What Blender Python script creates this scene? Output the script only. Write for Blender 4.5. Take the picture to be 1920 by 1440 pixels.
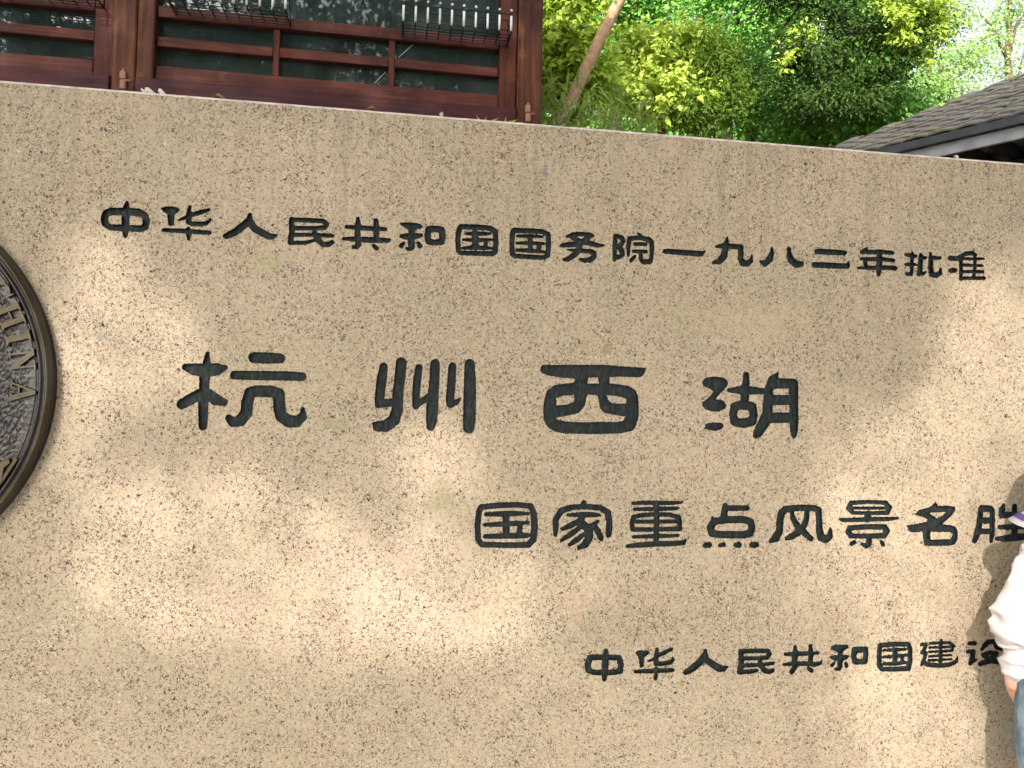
import bpy, bmesh, math, random
import numpy as np
from mathutils import Vector, Matrix, noise
from mathutils.geometry import delaunay_2d_cdt

for o in list(bpy.data.objects):
    bpy.data.objects.remove(o)
SC = bpy.context.scene
COL = SC.collection
rng = np.random.default_rng(7)
random.seed(7)
rad = math.radians

# ------------------------------------------------------------------ camera
CAM_H, FPX = 1.7, 1440.0                       # eye height, focal length in photo pixels (1920 wide)
YAW, PITCH, ROLL = rad(8.8), math.atan(30 / 1440), 0.025


def cam_basis():
    f = np.array([math.sin(YAW) * math.cos(PITCH), math.cos(YAW) * math.cos(PITCH), math.sin(PITCH)])
    r = np.array([math.cos(YAW), -math.sin(YAW), 0.0])
    u = np.cross(r, f)
    return r * math.cos(ROLL) + u * math.sin(ROLL), u * math.cos(ROLL) - r * math.sin(ROLL), f


CR, CU, CF = cam_basis()
CC = np.array([0, 0, CAM_H])
cam_data = bpy.data.cameras.new('camera')
cam_data.sensor_width = 36.0
cam_data.lens = 36.0 * FPX / 1920.0
cam_data.clip_start = 0.05
cam_data.clip_end = 2000
cam = bpy.data.objects.new('camera', cam_data)
COL.objects.link(cam)
cam.matrix_world = Matrix(((CR[0], CU[0], -CF[0], 0), (CR[1], CU[1], -CF[1], 0), (CR[2], CU[2], -CF[2], CAM_H), (0, 0, 0, 1)))
SC.camera = cam


def ray(px, py):
    return CR * (px - 960) + CU * (720 - py) + CF * FPX


def hit(px, py, Y):            # where a photo pixel's ray meets the upright plane y = Y
    d = ray(px, py)
    return CC + d * (Y / d[1])


def at(px, py, depth):         # a point at a given distance along the view axis
    return CC + ray(px, py) * (depth / FPX)


# ------------------------------------------------------------------ light
SUN_TO = np.array([-0.5, -1.0, 0.62])
SUN_TO = SUN_TO / np.linalg.norm(SUN_TO)
world = bpy.data.worlds.new('World')
SC.world = world
world.use_nodes = True
wn = world.node_tree
bg = wn.nodes['Background']
sky = wn.nodes.new('ShaderNodeTexSky')
sky.sky_type = 'NISHITA'
sky.sun_disc = False
sky.sun_elevation = math.asin(SUN_TO[2])
sky.sun_rotation = math.atan2(SUN_TO[0], SUN_TO[1])
sky.air_density = 1.0
sky.dust_density = 4.0
sky.ozone_density = 0.4
haze = wn.nodes.new('ShaderNodeHueSaturation')          # a bright, thinly veiled sky
haze.inputs['Saturation'].default_value = 0.35
haze.inputs['Value'].default_value = 1.15
wn.links.new(sky.outputs[0], haze.inputs['Color'])
wn.links.new(haze.outputs[0], bg.inputs[0])
bg.inputs[1].default_value = 0.15
sd = bpy.data.lights.new('sun', 'SUN')
sd.energy = 2.1
sd.angle = rad(0.6)
sd.color = (1.0, 0.91, 0.85)
sun = bpy.data.objects.new('sun', sd)
COL.objects.link(sun)
sun.rotation_euler = Vector(SUN_TO).to_track_quat('Z', 'Y').to_euler()
sun.location = Vector(SUN_TO) * 30
SC.view_settings.view_transform = 'Standard'
SC.view_settings.look = 'None'
SC.view_settings.gamma = 1.0
SC.view_settings.use_curve_mapping = False
SC.view_settings.exposure = 1.16
SC.render.engine = 'CYCLES'
SC.cycles.max_bounces = 6
SC.cycles.diffuse_bounces = 3
SC.cycles.transmission_bounces = 4
SC.cycles.transparent_max_bounces = 6


# ------------------------------------------------------------------ helpers
def tag(o, label=None, cat=None, group=None, kind=None):
    if label: o['label'] = label
    if cat: o['category'] = cat
    if group: o['group'] = group
    if kind: o['kind'] = kind
    return o


def empty(name, loc=(0, 0, 0), rz=0.0):
    o = bpy.data.objects.new(name, None)
    o.empty_display_size = 0.1
    o.location = loc
    o.rotation_euler = (0, 0, rz)
    COL.objects.link(o)
    return o


def link(name, me, mat=None, parent=None, smooth=False):
    o = bpy.data.objects.new(name, me)
    COL.objects.link(o)
    if mat is not None and not me.materials: me.materials.append(mat)
    if parent is not None: o.parent = parent
    if smooth:
        me.polygons.foreach_set('use_smooth', [True] * len(me.polygons))
    return o


def from_bm(name, bm, mat=None, parent=None, smooth=False):
    me = bpy.data.meshes.new(name)
    bm.to_mesh(me)
    bm.free()
    return link(name, me, mat, parent, smooth)


def bm_box(bm, a, b, bevel=0.0):
    """axis aligned box between two corners"""
    a, b = np.minimum(a, b), np.maximum(a, b)
    r = bmesh.ops.create_cube(bm, size=1.0)
    vs = r['verts']
    for v in vs:
        v.co = Vector([(a[i] + b[i]) / 2 + v.co[i] * (b[i] - a[i]) for i in range(3)])
    if bevel:
        es = list({e for v in vs for e in v.link_edges})
        bmesh.ops.bevel(bm, geom=es, offset=bevel, segments=1, affect='EDGES')


def box(name, a, b, mat, parent, bevel=0.003):
    bm = bmesh.new()
    bm_box(bm, a, b, bevel)
    return from_bm(name, bm, mat, parent)


def bm_tube(bm, pts, rads, seg=8, cap=True, flat=1.0):
    """tube along a path with a radius per point"""
    pts = [Vector(p) for p in pts]
    if not hasattr(rads, '__len__'): rads = [rads] * len(pts)
    rings = []
    prev = None
    for i, p in enumerate(pts):
        t = (pts[min(i + 1, len(pts) - 1)] - pts[max(i - 1, 0)]).normalized()
        if prev is None:
            x = t.orthogonal().normalized()
        else:
            x = (prev - t * prev.dot(t)).normalized()
        prev = x
        y = t.cross(x)
        rings.append([bm.verts.new(p + (x * math.cos(2 * math.pi * k / seg) + y * math.sin(2 * math.pi * k / seg) * flat) * rads[i]) for k in range(seg)])
    for a, b in zip(rings, rings[1:]):
        for k in range(seg):
            bm.faces.new((a[k], a[(k + 1) % seg], b[(k + 1) % seg], b[k]))
    if cap:
        bm.faces.new(rings[0][::-1])
        bm.faces.new(rings[-1])


def tube(name, pts, rads, mat, parent=None, seg=8, smooth=True):
    bm = bmesh.new()
    bm_tube(bm, pts, rads, seg)
    return from_bm(name, bm, mat, parent, smooth)


def np_mesh(name, V, Q):
    """mesh from arrays: verts (n,3), faces (m,k)"""
    me = bpy.data.meshes.new(name)
    m, k = Q.shape
    me.vertices.add(len(V))
    me.vertices.foreach_set('co', np.ascontiguousarray(V, dtype=np.float32).ravel())
    me.loops.add(m * k)
    me.loops.foreach_set('vertex_index', np.ascontiguousarray(Q, dtype=np.int32).ravel())
    me.polygons.add(m)
    me.polygons.foreach_set('loop_start', np.arange(0, m * k, k, dtype=np.int32))
    me.polygons.foreach_set('loop_total', np.full(m, k, dtype=np.int32))
    me.update(calc_edges=True)
    return me


# ------------------------------------------------------------------ materials
def mat_new(name):
    m = bpy.data.materials.new(name)
    m.use_nodes = True
    nt = m.node_tree
    b = nt.nodes['Principled BSDF']
    return m, nt, b


def N(nt, t, **kw):
    n = nt.nodes.new(t)
    for k, v in kw.items():
        if k.startswith('i_'):
            key = k[2:]
            n.inputs[int(key) if key.isdigit() else key.replace('_', ' ')].default_value = v
        else:
            setattr(n, k, v)
    return n


def ramp(nt, src, stops, interp='LINEAR'):
    r = nt.nodes.new('ShaderNodeValToRGB')
    r.color_ramp.interpolation = interp
    els = r.color_ramp.elements
    while len(els) < len(stops): els.new(0.5)
    for e, (p, c) in zip(els, stops):
        e.position = p
        e.color = (*c, 1) if len(c) == 3 else c
    nt.links.new(src, r.inputs[0])
    return r.outputs[0]


def mix(nt, fac, a, b, mode='MIX'):
    n = nt.nodes.new('ShaderNodeMix')
    n.data_type = 'RGBA'
    n.blend_type = mode
    for sock, v in ((n.inputs[0], fac), (n.inputs[6], a), (n.inputs[7], b)):
        if hasattr(v, 'links'): nt.links.new(v, sock)
        else: sock.default_value = v if not isinstance(v, tuple) or len(v) == 4 else (*v, 1)
    return n.outputs[2]


def math_n(nt, op, a, b=None, c=None, clamp=False):
    n = nt.nodes.new('ShaderNodeMath')
    n.operation = op
    n.use_clamp = clamp
    for i, v in enumerate((a, b, c)):
        if v is None: continue
        if hasattr(v, 'links'): nt.links.new(v, n.inputs[i])
        else: n.inputs[i].default_value = v
    return n.outputs[0]


def objco(nt, scale=(1, 1, 1)):
    tc = nt.nodes.new('ShaderNodeTexCoord')
    mp = nt.nodes.new('ShaderNodeMapping')
    mp.inputs['Scale'].default_value = scale
    nt.links.new(tc.outputs['Object'], mp.inputs[0])
    return mp.outputs[0]


def bump(nt, b, h, strength=0.3, dist=0.01):
    n = nt.nodes.new('ShaderNodeBump')
    n.inputs['Strength'].default_value = strength
    n.inputs['Distance'].default_value = dist
    nt.links.new(h, n.inputs['Height'])
    nt.links.new(n.outputs[0], b.inputs['Normal'])


def noise_n(nt, co, scale, detail=3, rough=0.55, out='Fac'):
    n = N(nt, 'ShaderNodeTexNoise')
    n.inputs['Scale'].default_value = scale
    n.inputs['Detail'].default_value = detail
    n.inputs['Roughness'].default_value = rough
    nt.links.new(co, n.inputs['Vector'])
    return n.outputs[out]


def make_granite():
    m, nt, b = mat_new('granite')
    co = objco(nt)
    # warp so that crystals are not round
    wz = N(nt, 'ShaderNodeVectorMath', operation='MULTIPLY_ADD')
    nt.links.new(noise_n(nt, co, 90, 2, out='Color'), wz.inputs[0])
    wz.inputs[1].default_value = (0.02, 0.02, 0.02)
    nt.links.new(co, wz.inputs[2])
    wco = wz.outputs[0]
    # crystals: feldspar, quartz and rosy grains, soft edged
    v = N(nt, 'ShaderNodeTexVoronoi')
    v.inputs['Scale'].default_value = 150
    nt.links.new(wco, v.inputs['Vector'])
    sep = N(nt, 'ShaderNodeSeparateColor')
    nt.links.new(v.outputs['Color'], sep.inputs[0])
    cry = ramp(nt, sep.outputs[0], [(0.0, (0.33, 0.285, 0.215)), (0.2, (0.43, 0.37, 0.275)), (0.5, (0.47, 0.385, 0.30)), (0.75, (0.50, 0.435, 0.335)), (0.92, (0.53, 0.47, 0.385)), (1.0, (0.30, 0.265, 0.21))])
    soft = ramp(nt, noise_n(nt, co, 60, 4, 0.65), [(0.3, (0.35, 0.30, 0.22)), (0.5, (0.455, 0.375, 0.285)), (0.7, (0.53, 0.455, 0.36))])
    col = mix(nt, 0.5, cry, soft)
    big = ramp(nt, noise_n(nt, co, 1.3, 5), [(0.3, (0.89, 0.88, 0.775)), (0.7, (1.09, 1.055, 0.98))])
    col = mix(nt, 1.0, col, big, 'MULTIPLY')
    # rosy and olive drifts
    col = mix(nt, math_n(nt, 'MULTIPLY', ramp(nt, noise_n(nt, co, 7.0, 4), [(0.48, (0, 0, 0)), (0.72, (1, 1, 1))]), 0.30), col, (0.52, 0.365, 0.28))
    off = N(nt, 'ShaderNodeVectorMath', operation='ADD')
    off.inputs[1].default_value = (7.3, 1.1, 3.7)
    nt.links.new(co, off.inputs[0])
    col = mix(nt, math_n(nt, 'MULTIPLY', ramp(nt, noise_n(nt, off.outputs[0], 4.0, 4), [(0.5, (0, 0, 0)), (0.75, (1, 1, 1))]), 0.35), col, (0.36, 0.335, 0.23))
    # mica and rust: irregular flecks of several sizes, gathered in drifts
    drift = noise_n(nt, off.outputs[0], 11, 3)
    for sc, lo, hi, c, amt, o3 in ((145, 0.602, 0.628, (0.040, 0.032, 0.024), 0.92, 0.0), (215, 0.592, 0.628, (0.075, 0.055, 0.038), 0.9, 3.0), (120, 0.616, 0.642, (0.20, 0.10, 0.050), 0.8, 6.0), (92, 0.665, 0.68, (0.018, 0.016, 0.015), 1.0, 9.0), (170, 0.64, 0.67, (0.68, 0.64, 0.57), 0.75, 12.0)):
        sh = N(nt, 'ShaderNodeVectorMath', operation='ADD')
        sh.inputs[1].default_value = (o3, o3 * 0.7, o3 * 1.3)
        nt.links.new(wco, sh.inputs[0])
        nn = math_n(nt, 'ADD', noise_n(nt, sh.outputs[0], sc, 2.5, 0.6), math_n(nt, 'MULTIPLY', math_n(nt, 'SUBTRACT', drift, 0.5), 0.11))
        f = math_n(nt, 'MULTIPLY', ramp(nt, nn, [(lo, (0, 0, 0)), (hi, (1, 1, 1))]), amt)
        col = mix(nt, f, col, c)
    # rain streaks below the top edge
    sx = N(nt, 'ShaderNodeSeparateXYZ')
    nt.links.new(co, sx.inputs[0])
    stre = ramp(nt, noise_n(nt, objco(nt, (16, 1, 0.7)), 1.6, 5, 0.7), [(0.5, (0, 0, 0)), (0.72, (1, 1, 1))])
    fall = N(nt, 'ShaderNodeMapRange')
    fall.inputs['From Min'].default_value = 1.75
    fall.inputs['From Max'].default_value = 2.6
    nt.links.new(sx.outputs[2], fall.inputs[0])
    col = mix(nt, math_n(nt, 'MULTIPLY', math_n(nt, 'MULTIPLY', stre, fall.outputs[0]), 0.6), col, (0.235, 0.205, 0.155))
    # weather stains: (photo pixel on the slab face, radii in metres, colour, strength)
    for (px, py), (sx, sz), c, amt in (
            ((1022, 324), (0.016, 0.020), (0.20, 0.20, 0.19), 0.8), ((1137, 652), (0.020, 0.034), (0.28, 0.21, 0.10), 0.75),
            ((825, 935), (0.055, 0.060), (0.26, 0.25, 0.13), 0.55), ((500, 492), (0.085, 0.05), (0.42, 0.38, 0.20), 0.5),
            ((632, 795), (0.05, 0.025), (0.36, 0.33, 0.17), 0.55), ((187, 633), (0.012, 0.014), (0.25, 0.25, 0.26), 0.7),
            ((1085, 1140), (0.05, 0.10), (0.50, 0.34, 0.23), 0.3), ((1885, 1365), (0.02, 0.05), (0.40, 0.37, 0.27), 0.8),
            ((165, 1190), (0.03, 0.05), (0.45, 0.42, 0.28), 0.5), ((1380, 600), (0.3, 0.09), (0.44, 0.37, 0.22), 0.3),
            ((500, 700), (0.4, 0.12), (0.46, 0.40, 0.24), 0.25)):
        P = hit(px, py, 2.4)
        d = N(nt, 'ShaderNodeVectorMath', operation='SUBTRACT')
        nt.links.new(co, d.inputs[0])
        d.inputs[1].default_value = P
        e = N(nt, 'ShaderNodeVectorMath', operation='MULTIPLY')
        nt.links.new(d.outputs[0], e.inputs[0])
        e.inputs[1].default_value = (1 / sx, 0, 1 / sz)
        ln = N(nt, 'ShaderNodeVectorMath', operation='LENGTH')
        nt.links.new(e.outputs[0], ln.inputs[0])
        w = math_n(nt, 'ADD', ln.outputs['Value'], math_n(nt, 'MULTIPLY', math_n(nt, 'SUBTRACT', noise_n(nt, co, 28, 4), 0.5), 2.2))
        f = math_n(nt, 'MULTIPLY', ramp(nt, w, [(0.35, (1, 1, 1)), (1.0, (0, 0, 0))]), amt)
        col = mix(nt, f, col, c)
    nt.links.new(col, b.inputs['Base Color'])
    b.inputs['Roughness'].default_value = 0.62
    b.inputs['Specular IOR Level'].default_value = 0.35
    hh = math_n(nt, 'ADD', noise_n(nt, co, 130, 4, 0.65), math_n(nt, 'MULTIPLY', sep.outputs[1], 0.4))
    bump(nt, b, hh, 0.6, 0.003)
    return m


def make_wood(name, c0, c1, c2, axis, rough=0.58):
    m, nt, b = mat_new(name)
    s = [14.0, 14.0, 14.0]
    s[axis] = 0.8
    co = objco(nt, tuple(s))
    g = noise_n(nt, co, 3.0, 5, 0.6)
    col = ramp(nt, g, [(0.25, c0), (0.5, c1), (0.78, c2)])
    co2 = objco(nt)
    wear = ramp(nt, noise_n(nt, co2, 6, 5, 0.65), [(0.55, (0, 0, 0)), (0.75, (1, 1, 1))])
    col = mix(nt, math_n(nt, 'MULTIPLY', wear, 0.35), col, tuple(min(1, x * 1.8 + 0.02) for x in c2))
    dirt = ramp(nt, noise_n(nt, co2, 2.2, 4), [(0.35, (0.55, 0.55, 0.55)), (0.6, (1, 1, 1))])
    col = mix(nt, 1.0, col, dirt, 'MULTIPLY')
    nt.links.new(col, b.inputs['Base Color'])
    b.inputs['Roughness'].default_value = rough
    b.inputs['Specular IOR Level'].default_value = 0.22
    bump(nt, b, g, 0.3, 0.004)
    return m


def make_plain(name, col, rough=0.6, metal=0.0, var=0.15, scale=8, bmp=0.0, bscale=60, spec=0.5):
    m, nt, b = mat_new(name)
    co = objco(nt)
    n = noise_n(nt, co, scale, 4)
    c = ramp(nt, n, [(0.3, tuple(x * (1 - var) for x in col)), (0.7, tuple(min(1, x * (1 + var)) for x in col))])
    nt.links.new(c, b.inputs['Base Color'])
    b.inputs['Roughness'].default_value = rough
    b.inputs['Metallic'].default_value = metal
    b.inputs['Specular IOR Level'].default_value = spec
    if bmp: bump(nt, b, noise_n(nt, co, bscale, 3), bmp, 0.003)
    return m


def make_leaf(name, c0, c1, trans=0.28, rough=0.5):
    m, nt, b = mat_new(name)
    gi = N(nt, 'ShaderNodeNewGeometry')
    col = ramp(nt, gi.outputs['Random Per Island'], [(0.0, c0), (0.6, tuple((a + d) / 2 for a, d in zip(c0, c1))), (1.0, c1)])
    nt.links.new(col, b.inputs['Base Color'])
    b.inputs['Roughness'].default_value = rough
    b.inputs['Specular IOR Level'].default_value = 0.3
    t = N(nt, 'ShaderNodeBsdfTranslucent')
    nt.links.new(mix(nt, 1.0, col, (1.25, 1.2, 0.55), 'MULTIPLY'), t.inputs[0])
    mx = N(nt, 'ShaderNodeMixShader')
    mx.inputs[0].default_value = trans
    nt.links.new(b.outputs[0], mx.inputs[1])
    nt.links.new(t.outputs[0], mx.inputs[2])
    nt.links.new(mx.outputs[0], nt.nodes['Material Output'].inputs[0])
    return m


def make_glass():
    m, nt, b = mat_new('window_glass')
    nt.nodes.remove(b)
    tr = N(nt, 'ShaderNodeBsdfTransparent')
    tr.inputs[0].default_value = (0.42, 0.55, 0.55, 1)
    gl = N(nt, 'ShaderNodeBsdfGlossy')
    gl.inputs['Roughness'].default_value = 0.02
    fr = N(nt, 'ShaderNodeFresnel')
    fr.inputs[0].default_value = 1.55
    co = objco(nt)
    bn = N(nt, 'ShaderNodeBump')
    bn.inputs['Strength'].default_value = 0.012
    bn.inputs['Distance'].default_value = 0.02
    nt.links.new(noise_n(nt, co, 4, 2), bn.inputs['Height'])
    nt.links.new(bn.outputs[0], gl.inputs['Normal'])
    mx = N(nt, 'ShaderNodeMixShader')
    nt.links.new(math_n(nt, 'MULTIPLY', fr.outputs[0], 0.8, clamp=True), mx.inputs[0])
    df = N(nt, 'ShaderNodeBsdfDiffuse')
    df.inputs[0].default_value = (0.085, 0.115, 0.110, 1)
    dm = N(nt, 'ShaderNodeMixShader')
    nt.links.new(ramp(nt, noise_n(nt, co, 5, 5, 0.7), [(0.3, (0.16, 0.16, 0.16)), (0.75, (0.5, 0.5, 0.5))]), dm.inputs[0])
    nt.links.new(tr.outputs[0], dm.inputs[1])
    nt.links.new(df.outputs[0], dm.inputs[2])
    nt.links.new(dm.outputs[0], mx.inputs[1])
    nt.links.new(gl.outputs[0], mx.inputs[2])
    nt.links.new(mx.outputs[0], nt.nodes['Material Output'].inputs[0])
    return m


def make_paint():
    m, nt, b = mat_new('black_lettering_paint')
    co = objco(nt)
    br = noise_n(nt, objco(nt, (70, 40, 26)), 1.4, 5, 0.65)
    col = ramp(nt, br, [(0.3, (0.004, 0.009, 0.009)), (0.52, (0.009, 0.016, 0.016)), (0.68, (0.028, 0.038, 0.037)), (0.82, (0.10, 0.11, 0.105))])
    worn = ramp(nt, noise_n(nt, co, 45, 5, 0.7), [(0.66, (0, 0, 0)), (0.74, (1, 1, 1))])
    col = mix(nt, math_n(nt, 'MULTIPLY', worn, 0.5), col, (0.12, 0.12, 0.11))
    nt.links.new(col, b.inputs['Base Color'])
    nt.links.new(ramp(nt, br, [(0.3, (0.7, 0.7, 0.7)), (0.7, (0.42, 0.42, 0.42))]), b.inputs['Roughness'])
    b.inputs['Specular IOR Level'].default_value = 0.35
    bump(nt, b, math_n(nt, 'ADD', br, math_n(nt, 'MULTIPLY', noise_n(nt, co, 120, 3), 0.7)), 0.9, 0.006)
    return m


def make_bronze(name, c0, c1, patina, rough=0.42, bmp=0.2):
    m, nt, b = mat_new(name)
    co = objco(nt)
    n = noise_n(nt, co, 9, 5, 0.65)
    col = ramp(nt, n, [(0.3, c0), (0.65, c1)])
    pt = ramp(nt, noise_n(nt, co, 4.5, 5, 0.7), [(0.5, (0, 0, 0)), (0.68, (1, 1, 1))])
    col = mix(nt, math_n(nt, 'MULTIPLY', pt, 0.55), col, patina)
    nt.links.new(col, b.inputs['Base Color'])
    b.inputs['Metallic'].default_value = 0.75
    b.inputs['Roughness'].default_value = rough
    bump(nt, b, noise_n(nt, co, 70, 3), bmp, 0.004)
    return m


def make_denim():
    m, nt, b = mat_new('denim')
    co = objco(nt)
    f = noise_n(nt, objco(nt, (1, 1, 0.5)), 22, 5, 0.7)
    col = ramp(nt, f, [(0.3, (0.045, 0.085, 0.13)), (0.5, (0.15, 0.215, 0.265)), (0.72, (0.36, 0.42, 0.45))])
    nt.links.new(col, b.inputs['Base Color'])
    b.inputs['Roughness'].default_value = 0.85
    w = N(nt, 'ShaderNodeTexWave')
    w.inputs['Scale'].default_value = 260
    nt.links.new(co, w.inputs[0])
    bump(nt, b, w.outputs['Fac'], 0.2, 0.002)
    return m


def make_paving():
    m, nt, b = mat_new('paving_stone')
    co = objco(nt)
    br = N(nt, 'ShaderNodeTexBrick')
    br.inputs['Scale'].default_value = 1.0
    br.inputs['Brick Width'].default_value = 0.8
    br.inputs['Row Height'].default_value = 0.4
    br.inputs['Mortar Size'].default_value = 0.008
    br.inputs['Color1'].default_value = (0.30, 0.275, 0.235, 1)
    br.inputs['Color2'].default_value = (0.36, 0.33, 0.28, 1)
    br.inputs['Mortar'].default_value = (0.12, 0.11, 0.09, 1)
    nt.links.new(co, br.inputs['Vector'])
    col = mix(nt, 1.0, br.outputs['Color'], ramp(nt, noise_n(nt, co, 3, 5), [(0.3, (0.75, 0.75, 0.72)), (0.7, (1.05, 1.05, 1.05))]), 'MULTIPLY')
    nt.links.new(col, b.inputs['Base Color'])
    b.inputs['Roughness'].default_value = 0.8
    return m


M = {}
M['granite'] = make_granite()
M['paint'] = make_paint()
M['wood_v'] = make_wood('stained_wood_upright', (0.042, 0.010, 0.008), (0.095, 0.024, 0.016), (0.17, 0.054, 0.029), 2)
M['wood_post'] = make_wood('weathered_wood_upright', (0.045, 0.015, 0.010), (0.105, 0.036, 0.020), (0.22, 0.082, 0.030), 2)
M['wood_h'] = make_wood('stained_wood_level', (0.050, 0.013, 0.010), (0.108, 0.029, 0.021), (0.19, 0.064, 0.044), 0)
M['wood_sill'] = make_wood('purple_stained_sill', (0.032, 0.007, 0.010), (0.068, 0.016, 0.020), (0.105, 0.030, 0.030), 0)
M['glass'] = make_glass()
M['blind'] = make_plain('teal_blind', (0.05, 0.26, 0.23), 0.8, var=0.25, scale=2)
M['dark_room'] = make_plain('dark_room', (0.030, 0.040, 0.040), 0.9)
M['plaster'] = make_plain('plaster', (0.55, 0.52, 0.46), 0.9)
M['black_wire'] = make_plain('black_wire', (0.012, 0.013, 0.015), 0.35)
M['white_sleeve'] = make_plain('white_sleeve', (0.78, 0.80, 0.80), 0.45)
M['pink_paint'] = make_plain('pink_paint', (0.34, 0.165, 0.12), 0.7)
M['stone_edge'] = make_plain('pale_stone_edge', (0.62, 0.55, 0.48), 0.9, var=0.35, scale=22, bmp=0.4)
M['putty'] = make_plain('dusty_putty', (0.22, 0.185, 0.165), 0.9, var=0.4, scale=25)
M['tape'] = make_plain('clear_tape', (0.40, 0.46, 0.45), 0.5)
M['dry_leaf'] = make_plain('dry_leaf', (0.24, 0.14, 0.06), 0.8)
M['petal'] = make_plain('petal', (0.85, 0.80, 0.76), 0.6)
M['bronze_rim'] = make_bronze('bronze_rim', (0.045, 0.034, 0.022), (0.10, 0.074, 0.042), (0.065, 0.085, 0.07))
M['bronze_dark'] = make_bronze('bronze_dark', (0.028, 0.025, 0.024), (0.065, 0.058, 0.055), (0.06, 0.072, 0.08), 0.34, 0.5)
M['bronze_letter'] = make_bronze('bronze_letter', (0.060, 0.050, 0.034), (0.125, 0.10, 0.062), (0.07, 0.085, 0.075), 0.5, 0.35)
M['tile'] = make_plain('grey_roof_tile', (0.195, 0.178, 0.158), 0.85, var=0.6, scale=9, bmp=0.4)
M['tile_moss'] = make_plain('mossy_roof_tile', (0.21, 0.20, 0.14), 0.9, var=0.5, scale=14, bmp=0.5)
M['fascia_dark'] = make_plain('dark_drip_edge', (0.055, 0.060, 0.070), 0.6, var=0.3)
M['fascia_pale'] = make_plain('pale_eaves_board', (0.33, 0.34, 0.37), 0.6, var=0.2)
M['dark_timber'] = make_plain('dark_timber', (0.02, 0.017, 0.015), 0.7)
M['bark_tan'] = make_plain('tan_bark', (0.52, 0.34, 0.20), 0.85, var=0.25, scale=16, bmp=0.6, bscale=40)
M['bark'] = make_plain('dark_bark', (0.06, 0.045, 0.03), 0.9, var=0.35, scale=14, bmp=0.8, bscale=30)
M['bark_mid'] = make_plain('grey_brown_bark', (0.17, 0.12, 0.08), 0.9, var=0.3, scale=14, bmp=0.6, bscale=30)
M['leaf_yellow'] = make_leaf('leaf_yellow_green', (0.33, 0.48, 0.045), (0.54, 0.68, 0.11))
M['leaf_lime'] = make_leaf('leaf_lime', (0.42, 0.58, 0.06), (0.66, 0.77, 0.19))
M['leaf_green'] = make_leaf('leaf_green', (0.13, 0.38, 0.055), (0.33, 0.60, 0.14))
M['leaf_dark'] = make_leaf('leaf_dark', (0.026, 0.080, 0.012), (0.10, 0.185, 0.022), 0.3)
M['leaf_olive'] = make_leaf('leaf_olive', (0.085, 0.17, 0.02), (0.20, 0.32, 0.03), 0.4)
M['leaf_pale'] = make_leaf('leaf_pale', (0.22, 0.38, 0.11), (0.40, 0.56, 0.20))
M['leaf_bamboo'] = make_leaf('leaf_bamboo', (0.28, 0.44, 0.12), (0.50, 0.64, 0.28), 0.35)
M['leaf_shade'] = make_leaf('leaf_broad', (0.05, 0.10, 0.015), (0.13, 0.20, 0.03), 0.35)
M['fleece'] = make_plain('white_fleece', (0.66, 0.63, 0.625), 0.9, var=0.05, bmp=0.15, bscale=180)
M['collar_white'] = make_plain('white_collar', (0.80, 0.78, 0.80), 0.85, var=0.03)
M['collar_purple'] = make_plain('purple_stripe', (0.20, 0.12, 0.42), 0.8)
M['denim'] = make_denim()
M['seam'] = make_plain('pale_seam', (0.68, 0.72, 0.74), 0.9)
M['skin'] = make_plain('skin', (0.62, 0.34, 0.25), 0.5, var=0.06, scale=20)
M['hair'] = make_plain('black_hair', (0.018, 0.014, 0.012), 0.4, var=0.4, scale=60, bmp=0.4, bscale=150)
M['shoe'] = make_plain('white_shoe', (0.72, 0.72, 0.70), 0.6)
M['eye'] = make_plain('eye', (0.03, 0.02, 0.015), 0.15)
M['lip'] = make_plain('lip', (0.45, 0.13, 0.12), 0.45)
M['paving'] = make_paving()
M['soil'] = make_plain('leaf_litter', (0.10, 0.085, 0.05), 0.95, var=0.5, scale=3)

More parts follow.
